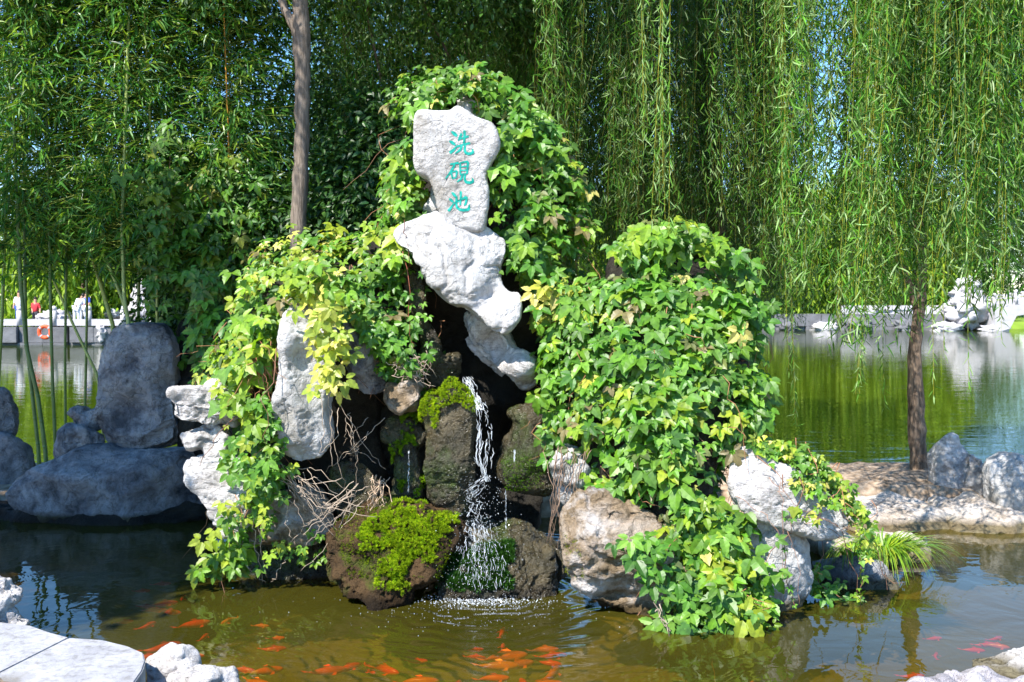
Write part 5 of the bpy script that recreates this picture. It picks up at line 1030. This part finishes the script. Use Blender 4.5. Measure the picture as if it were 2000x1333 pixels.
for i, (lb, pts, r, col, lv) in enumerate([
 ('tall pale green bamboo culm rising just left of the tall standing stone, the brightest', [(222,640,10.3),(180,500,10.3),(155,350,10.3),(143,200,10.3),(137,0,10.3)], .025, (1.15, 1.1, 1.1), 1500),
 ('thin bamboo culm leaning right from the left edge down to the standing stone', [(196,745,10.1),(150,650,10.1),(110,560,10.1),(70,460,10.1),(40,390,10.1),(10,280,10.1)], .016, (1.3, 1.2, 1.3), 700),
 ('dark bamboo culm rising from the bank at the far left', [(90,890,9.6),(75,780,9.6),(52,680,9.6),(40,550,9.6),(30,300,9.6)], .022, (.3, .4, .4), 1300),
 ('second dark bamboo culm rising from the bank at the far left', [(76,885,9.8),(62,760,9.8),(50,650,9.8),(48,400,9.8)], .02, (.3, .4, .4), 1300),
 ('dark upright bamboo culm left of the pale lake reflection', [(108,860,9.7),(103,760,9.7),(100,650,9.7),(95,400,9.7)], .018, (.35, .45, .4), 1200),
 ('dark thin bamboo culm in front of the lake nearest the small rocks', [(128,830,9.9),(127,700,9.9),(130,500,9.9)], .015, (.4, .5, .4), 1100),
 ('bamboo culm right beside the brightest one', [(250,625,9.9),(245,600,9.9),(205,500,9.9),(197,400,9.9),(192,250,9.9)], .019, (1, 1, 1.2), 1500),
 ('straight grey-green bamboo culm above the left part of the tall standing stone', [(255,640,9.6),(243,600,9.6),(238,450,9.6),(243,300,9.6)], .021, (.95, .95, 1.2), 1500),
 ('dark bamboo culm above the middle of the tall standing stone', [(270,640,10.2),(272,500,10.2),(283,350,10.2)], .02, (.6, .7, .7), 1500),
 ('pale bamboo culm, left one of the close pair above the tall standing stone', [(307,640,9.8),(306,500,9.8),(300,380,9.8)], .016, (1.2, 1.05, 1.1), 1400),
 ('pale bamboo culm, right one of the close pair above the tall standing stone', [(319,640,10.0),(312,500,10.0),(318,380,10.0)], .014, (1.2, 1.1, 1.3), 1400),
 ('thin yellow-green bamboo culm in the dark thicket left of the grey trunk', [(460,620,10.0),(455,470,10.0),(450,330,10.0),(448,200,10.0)], .012, (1.3, .8, .4), 1500),
 ('reddish dry bamboo culm in the dark thicket', [(456,560,9.7),(453,480,9.7),(452,440,9.7),(440,100,9.7)], .012, (1.6, .6, .3), 1300),
 ('bamboo culm hidden among leaves behind the thicket', [(400,700,10.8),(395,400,10.8)], .018, (.6, .7, .6), 1700),
 ('bamboo culm standing close left of the grey trunk', [(520,560,10.6),(505,300,10.6)], .015, (.6, .7, .6), 1700),
 ('bamboo culm at the very left edge of the photo', [(-10,880,10.4),(5,600,10.4),(15,300,10.4)], .02, (.6, .7, .6), 1600),
 ('bamboo culm rising between the two leaning ones', [(165,860,10.8),(170,600,10.8),(168,300,10.8)], .016, (.5, .6, .5), 1500)]):
    bamboo(lb, pts, r, 70 + i, col, int(lv * 1.7), lo=.36)
# ------------------------------------------------------------------ far side of the lake
FARG = np.array([(.16, .28, .015), (.22, .36, .02), (.3, .42, .03), (.1, .2, .02)])
def far_willow(label, x, Y, h, wd, n, seed, base=.7, cols=FARG):
    rng = np.random.default_rng(seed); t = thing('willow_tree', label, 'tree', (x, Y, base), 'willows on the far shore'); mb = MB()
    pathtube(mb, [(x, Y, base - .3), (x + .2, Y, base + h * .3), (x, Y, base + h * .75)], [.3, .22, .1], 8, 0, None); mb.build('trunk', M['willow_bark'], t)
    a, b = [], []
    for k in range(n):
        az = rng.uniform(0, 6.28); r = wd * math.sqrt(rng.random()); zt = base + h * (1 - .45 * (r / wd) ** 2) * rng.uniform(.8, 1.02); zb = max(base + .25, zt - h * rng.uniform(.25, .85))
        p = np.array([x + r * math.cos(az), Y + r * math.sin(az), zt]); a.append(p); b.append(p + np.array([rng.normal() * .2, rng.normal() * .2, zb - zt]))
    put('crown', [strands(a, b, rng, .22, (.4, .75), cols, tmpl=SIMPLE, sway=.3, lean=.35, stem=False)], M['far_leaf'], t)
for i, a in enumerate([
 ('bright green willow on the far shore, leftmost behind the bamboo', -22.5, 52, 9, 4.1, 495), ('bright willow on the far shore above the life ring', -18.5, 54, 9.6, 4.3, 510), ('willow on the far shore right of the life ring', -14, 53, 8.6, 4, 495), ('willow behind the tall standing stone across the lake', -9.5, 60, 10.5, 4.5, 480),
 ('willow across the lake seen above the yellow creeper', -3.5, 66, 11, 5, 480), ('willow across the lake hidden behind the carved stone', 3, 70, 12, 5, 450), ('willow across the lake behind the creeper mound', 10.5, 74, 14.2, 5.3, 570), ('bright willow across the lake just right of the creeper mound', 19.5, 75.5, 12.7, 4.8, 780), ('willow across the lake left of the willow trunk', 26, 76, 12.7, 4.8, 780),
 ('willow across the lake behind the willow trunk', 31.5, 78, 11.7, 4.4, 630)]): far_willow(*a, seed=200 + i)
def far_bush(label, x, Y, r, seed, cols, h=.7, name='bush', n=2600, sz=(.18, .32)):
    blob_crown(name, label, [B_((x, Y, .6)), B_((x, Y, 1.0 + r[2] * .5))], [.1, .06], [((x, Y, .7 + r[2]), r, n), ((x + r[0] * .6, Y + .3, .7 + r[2] * .8), np.array(r) * .7, n // 2), ((x - r[0] * .6, Y, .7 + r[2] * .7), np.array(r) * .65, n // 2)], seed, SIMPLE, sz, cols, M['far_leaf'], cat='bush' if name == 'bush' else 'tree', limb=False)
DKG = np.array([(.04, .1, .02), (.06, .14, .02), (.09, .18, .03)])
far_bush('dark tree at the far left behind the promenade', -26, 58, (3.2, 2.5, 3.0), 301, DKG, name='broadleaf_tree', n=5000, sz=(.3, .5)); far_bush('dark tree behind the promenade left of centre', -16.5, 62, (3.5, 2.5, 3.1), 302, DKG, name='broadleaf_tree', n=6000, sz=(.3, .5))
far_bush('dark round tree above the white scholar rock', 36, 84, (4.6, 3, 6.4), 303, DKG, name='broadleaf_tree', n=7000, sz=(.35, .6)); far_bush('dark tree far behind the willow trunk', 28, 92, (5, 3, 6.2), 304, DKG, name='broadleaf_tree', n=6000, sz=(.35, .6)); far_bush('dark tree at the far right edge', 43, 86, (4.8, 3, 6.4), 305, DKG, name='broadleaf_tree', n=5000, sz=(.35, .6))
far_bush('tree line tree behind the right end of the creeper mound', 18, 96, (6, 3, 4.5), 306, DKG, name='broadleaf_tree', n=6000, sz=(.35, .6)); far_bush('dark tree behind the middle of the far shore', 5, 92, (7, 3, 4.4), 307, DKG, name='broadleaf_tree', n=6000, sz=(.35, .6)); far_bush('dark tree behind the grey trunk across the lake', -8, 80, (6, 3, 3.7), 308, DKG, name='broadleaf_tree', n=6000, sz=(.35, .6))
blob_crown('broadleaf_tree', 'tall dense green tree closing the view behind the carved stone', [B_((-1.6, 17, .0)), B_((-1.6, 17, 3.5))], [.2, .14], [((-1.6, 17, 5.4), (2.2, 1.6, 2.0), 9000), ((.8, 17.5, 5.6), (2.0, 1.5, 2.0), 8000), ((-3.6, 17.5, 4.6), (1.4, 1.2, 1.3), 4500)], 311, BROAD, (.1, .16), DKG, M['far_leaf'])
for k_, (x_, Y_, r_, lb_) in enumerate([(55, 84, 6.5, 'dark tree beyond the bridge'), (66, 80, 6.5, 'second dark tree beyond the bridge'), (78, 74, 6.5, 'farthest dark tree along the shore beyond the bridge'), (-36, 56, 5, 'dark tree beyond the left end of the promenade'), (-46, 50, 5, 'farthest dark tree along the left shore')]):
    far_bush(lb_, x_, Y_, (6, 3, r_), 320 + k_, DKG, name='broadleaf_tree', n=5000, sz=(.4, .7))
far_bush('clipped green bush left of the white scholar rock', 27.5, 74.5, (1.6, 1.2, 1.0), 309, FARG); far_bush('clipped bright bush at the right edge by the bridge', 37.5, 76, (1.2, 1.0, .8), 310, FARG)
# shore walls, bridge, rocks
def far_wall(label, segs, name='stone_wall', h=1.0, mat='far_wall', th=.7, seed=0, z0=-.6):
    rng = np.random.default_rng(seed); t = thing(name, label, 'wall', (*segs[0], 0)); mb = MB()
    for a, b in zip(segs[:-1], segs[1:]):
        a, b = np.array(a), np.array(b); L_ = np.linalg.norm(b - a); n = int(L_ / 1.1); ang = math.atan2(*(b - a)[::-1])
        for k in range(n):
            c = a + (b - a) * (k + .5) / n
            for j in range(2):
                hh = (h - z0) / 2; mb.box((c[0] + rng.normal() * .04, c[1] + rng.normal() * .08, z0 + hh * (j + .5)), (L_ / n * rng.uniform(.93, .99), th, hh * .98), ang + rng.normal() * .02, np.ones(3) * rng.uniform(.7, 1.3))
    mb.build('stonework', M[mat], t, smooth=False); return t
far_wall('low grey stone embankment under the promenade on the far left shore', [(-34, 45.5), (-17.2, 46.5)], h=.85, seed=1)
far_wall('pale stone parapet above the embankment left of the white scholar rock', [(23.5, 71.2), (31.5, 70.6)], h=1.75, seed=5, z0=1.1, mat='white', th=.3)
far_wall('rough stone embankment along the far right shore', [(12, 71.5), (33, 70.2)], h=1.15, seed=2)
def blob_rock(name, label, x, Y, z, r, seed, mat='white', cat='rock', n=3, spike=0):
    rng = np.random.default_rng(seed); mb = MB()
    for k in range(n):
        f_ = k / max(1, n - 1); mb.ell((x + rng.normal() * r[0] * .25 * (1 - f_), Y + rng.normal() * .2, z + r[2] * (.5 + spike * f_)), np.array(r) * (1 - .45 * f_ if spike else rng.uniform(.5, .9)), 30, 20, None, wob=.45, seed=seed * 3 + k)
    o = mb.build(name, M[mat], None); tag(o, label, cat); return o
blob_rock('scholar_rock', 'white jagged scholar rock standing left of the far bridge', 31.8, 69.6, .7, (1.3, .9, 1.0), 1, cat='scholar rock', n=5, spike=1.9)
for i, (x, Y, z, r, lb) in enumerate([(19.5, 70.4, -.1, (.7, .5, .5), 'small white rock at the far waterline right of the creeper mound'), (22, 70.3, -.2, (.9, .5, .5), 'white rock at the far waterline between mound and willow trunk'), (24.5, 70.2, .0, (1.0, .6, .7), 'rounded pale rock at the far waterline left of the willow trunk'),
    (27.8, 69.6, -.1, (.9, .6, .6), 'pale rock at the far waterline just behind the willow trunk'), (30, 69.0, -.1, (1.1, .6, .5), 'pale rock under the white scholar rock'), (33.3, 68.4, -.2, (1.2, .6, .5), 'flat pale rock beside the far bridge abutment'), (17, 70.8, -.1, (.8, .5, .6), 'grey rock at the far waterline beside the mound')]):
    blob_rock('rock', lb, x, Y, z, r, 20 + i, mat='far_wall' if i in (0, 2, 3, 6) else 'white')
for i, (px, py, Y, r, lb) in enumerate([(112, 616, 47, (.7, .5, .4), 'white rockery stone behind the people on the promenade, leftmost'), (128, 612, 48, (.6, .5, .45), 'white rockery stone just left of the leaning visitor'), (208, 640, 46.5, (.3, .3, .45), 'pointed white stone at the end of the promenade'), (292, 590, 50, (.9, .6, 1.6), 'tall ragged white scholar rock seen between the bamboo pair'), (345, 590, 50, (.5, .5, 1.4), 'narrow white scholar rock right of the ragged one'), (325, 618, 49, (.8, .5, .6), 'low white stone beneath the ragged scholar rock'), (230, 606, 50, (.9, .5, .35), 'flat white stone on the far lawn')]):
    c = W(px, py, Y); blob_rock('scholar_rock' if i in (3, 4) else 'rock', lb, c[0], c[1], c[2] - r[2], (r[0], r[1], r[2]), 40 + i, n=4 if i in (3, 4) else 2, spike=.8 if i in (3, 4) else 0)
def bridge():
    t = thing('bridge', 'white stone bridge with a low balustrade at the far right of the lake', 'bridge', (38, 66, 0)); mb = MB(); x0, x1, Y = 33.0, 50., 68.
    n = 24; xx = np.linspace(x0, x1, n); zd = 1.55 + .9 * np.sin((xx - x0) / (x1 - x0) * math.pi); zb = np.where(xx < 34.2, -.4, zd - .75)
    for dy in (0,):
        V = np.vstack([np.c_[xx, np.full(n, Y), zd], np.c_[xx, np.full(n, Y), zb], np.c_[xx, np.full(n, Y + 3), zd], np.c_[xx, np.full(n, Y + 3), zb]]); k = np.arange(n - 1)
        mb.add(V, np.vstack([np.stack([k, k + 1, n + k + 1, n + k], 1), np.stack([2 * n + k, 3 * n + k, 3 * n + k + 1, 2 * n + k + 1], 1), np.stack([k, 2 * n + k, 2 * n + k + 1, k + 1], 1), np.stack([n + k, n + k + 1, 3 * n + k + 1, 3 * n + k], 1), [[0, n, 3 * n, 2 * n]], [[n - 1, 3 * n - 1, 4 * n - 1, 2 * n - 1]]]))
    mb.build('deck', M['white'], t, smooth=False); rl = MB(); 
    for Yb in (Y + .15, Y + 2.85):
        for k in range(n - 1):
            c = np.array([(xx[k] + xx[k + 1]) / 2, Yb, (zd[k] + zd[k + 1]) / 2]); L_ = xx[1] - xx[0]
            rl.box(c + [0, 0, .12], (L_, .16, .24)); rl.box(c + [0, 0, .62], (L_, .12, .12)); rl.box(c + [0, 0, .42], (L_ * .8, .07, .12))
    rl.build('balustrade', M['white'], t, smooth=False)
    for k in range(0, 12, 2):
        p = MB(); c = np.array([xx[k], Y + .15, zd[k]]); p.box(c + [0, 0, .4], (.2, .2, .8)); p.ell(c + [0, 0, .9], (.14, .14, .16), 10, 6); p.build('post', M['white'], t)
bridge()
def promenade():
    o, _ = grid_surface('promenade', np.linspace(-36, -17, 2), np.linspace(45.9, 50, 2), lambda x, y: x * 0 + .9, M['far_wall'])
    t = thing('balustrade', 'low white stone balustrade on the far left promenade', 'balustrade', (-22, 46.1, .9)); mb = MB()
    for x in np.arange(-34, -17.3, 1.6):
        p = MB(); p.box((x, 46.1, 1.25), (.2, .2, .7)); p.ell((x, 46.1, 1.68), (.13, .13, .14), 10, 6); p.build('post', M['white'], t)
        if x < -18.8: mb.box((x + .8, 46.1, 1.05), (1.4, .1, .3))
    mb.build('panel', M['white'], t, smooth=False)
promenade()
def ring():
    c = W(88, 649, 45.0); mb = MB(); n, k = 32, 12
    t = thing('life_ring', 'orange life ring hanging on the far embankment wall', 'life ring', c)
    def tor(a0, a1, R_, r_, mat, nm, seg):
        a = np.linspace(a0, a1, seg); b = np.arange(k) / k * 2 * math.pi; A, B = np.meshgrid(a, b, indexing='ij')
        V = np.stack([c[0] + (R_ + r_ * np.cos(B)) * np.cos(A), c[1] + r_ * np.sin(B), c[2] + (R_ + r_ * np.cos(B)) * np.sin(A)], -1).reshape(-1, 3); i = np.arange(seg - 1)[:, None] * k; q = np.arange(k)[None]; q2 = (q + 1) % k
        mesh_obj(nm, V, np.stack([i + q, i + q2, i + k + q2, i + k + q], -1).reshape(-1, 4), mat, t)
    tor(0, 2 * math.pi, .26, .085, plain('orange_float', (.85, .1, .03), rough=.5), 'float', 40)
    for j in range(4): tor(j * math.pi / 2 + .65, j * math.pi / 2 + .92, .26, .09, M['white'], 'band', 6)
ring()
def person(label, x, Y, z, h, shirt, pants, pose, seed, face=0):
    """one skinned body with hair and clothing as its children"""
    s = h / 1.7; lean = pose.get('lean', 0); up = lambda f_: np.array([x + lean * max(0, f_ - .5) * s * 1.2, Y, z + f_ * h * (1 - .35 * lean * max(0, f_ - .5))])
    J = {'pel': up(.52), 'che': up(.72), 'nek': up(.83), 'hd0': up(.87), 'hd1': up(.97)}
    for sg, n_ in ((-1, 'l'), (1, 'r')):
        J['hip' + n_] = up(.5) + [sg * .09 * s, 0, 0]; st = pose.get('stride', 0) * sg
        J['kne' + n_] = up(.28) + [sg * .1 * s + st * .12, -.02, 0]; J['ank' + n_] = up(.04) + [sg * .11 * s + st * .22, 0, 0]; J['toe' + n_] = up(.015) + [sg * .12 * s + st * .22, -.16 * s, 0]
        J['sho' + n_] = up(.8) + [sg * .18 * s, 0, 0]; fw = pose.get('reach', 0)
        J['elb' + n_] = up(.64) + [sg * .22 * s + fw * .18, -.05, 0]; J['wri' + n_] = up(.52) + [sg * .2 * s + fw * .35, -.16, fw * .18]; J['han' + n_] = up(.48) + [sg * .19 * s + fw * .4, -.19, fw * .18]
    Rr = dict(pel=.13, che=.14, nek=.055, hd0=.075, hd1=.08, hip=.085, kne=.058, ank=.04, toe=.035, sho=.06, elb=.042, wri=.03, han=.035)
    E = [('pel', 'che'), ('che', 'nek'), ('nek', 'hd0'), ('hd0', 'hd1')] + [e for n_ in 'lr' for e in (('pel', 'hip' + n_), ('hip' + n_, 'kne' + n_), ('kne' + n_, 'ank' + n_), ('ank' + n_, 'toe' + n_), ('che', 'sho' + n_), ('sho' + n_, 'elb' + n_), ('elb' + n_, 'wri' + n_), ('wri' + n_, 'han' + n_))]
    def skin(keys, edges, mat, nm, parent, grow=1.0, cut=None):
        ks = list(keys); me = bpy.data.meshes.new(nm); org = np.array([x, Y, z]); me.from_pydata([tuple(J[k] - org) for k in ks], [(ks.index(a), ks.index(b)) for a, b in edges if a in ks and b in ks], [])
        o = bpy.data.objects.new(nm, me); COL.objects.link(o)
        md = o.modifiers.new('s', 'SKIN')
        for k, d in zip(ks, me.skin_vertices[0].data): r_ = Rr.get(k, Rr.get(k[:3], .05)) * s * grow; d.radius = (r_, r_); d.use_root = False
        me.skin_vertices[0].data[0].use_root = True
        o.modifiers.new('u', 'SUBSURF').levels = 2; o.modifiers['u'].render_levels = 2
        me.materials.append(mat)
        if parent is None: o.location = tuple(org)
        else: o.parent = parent
        return o
    body = skin(J.keys(), E, M['skin'], 'person', None); tag(body, label, 'person')
    tk_ = [k for k in J if k[:3] in ('pel', 'che', 'sho', 'elb')]; skin(tk_, E, shirt, 'shirt', body, 1.2)
    pk = [k for k in J if k[:3] in ('pel', 'hip', 'kne', 'ank')]; skin(pk, E, pants, 'trousers', body, 1.18)
    hm = MB(); hm.ell(J['hd1'] + [0, .015, .015], (.088 * s, .095 * s, .1 * s), 12, 8); hm.build('hair', M['hair'], body, tint=False)
M['skin'] = plain('skin', (.5, .28, .19), rough=.6); M['hair'] = plain('hair', (.015, .012, .01), rough=.5)
M['shirtw'] = plain('white_cloth', (.75, .77, .8)); M['blue'] = plain('blue_cloth', (.05, .1, .45)); M['red'] = plain('red_cloth', (.5, .03, .04)); M['dkcl'] = plain('dark_cloth', (.03, .03, .04))
def pz(px, Y): return W(px, 640, Y)[0]
person('person in a white and blue shirt standing at the far promenade, leftmost', pz(38, 47), 47, .9, 1.6, M['shirtw'], M['blue'], {}, 1)
person('person in a red top sitting shadowed behind the life ring', pz(70, 47.2), 47.2, .7, 1.5, M['red'], M['dkcl'], {'reach': .3}, 2)
person('person in white bending over the promenade edge', pz(150, 46.8), 46.8, .9, 1.6, M['shirtw'], M['shirtw'], {'lean': .6, 'reach': .6}, 3)
person('person in a pale blue shirt leaning forward beside the bending person', pz(163, 47.3), 47.3, .9, 1.65, M['blue'], M['shirtw'], {'lean': .35, 'reach': .3}, 4)
person('person in a white shirt walking on the far lawn behind the bamboo', pz(219, 56), 56, .9, 1.7, M['shirtw'], M['dkcl'], {'stride': .8}, 5)
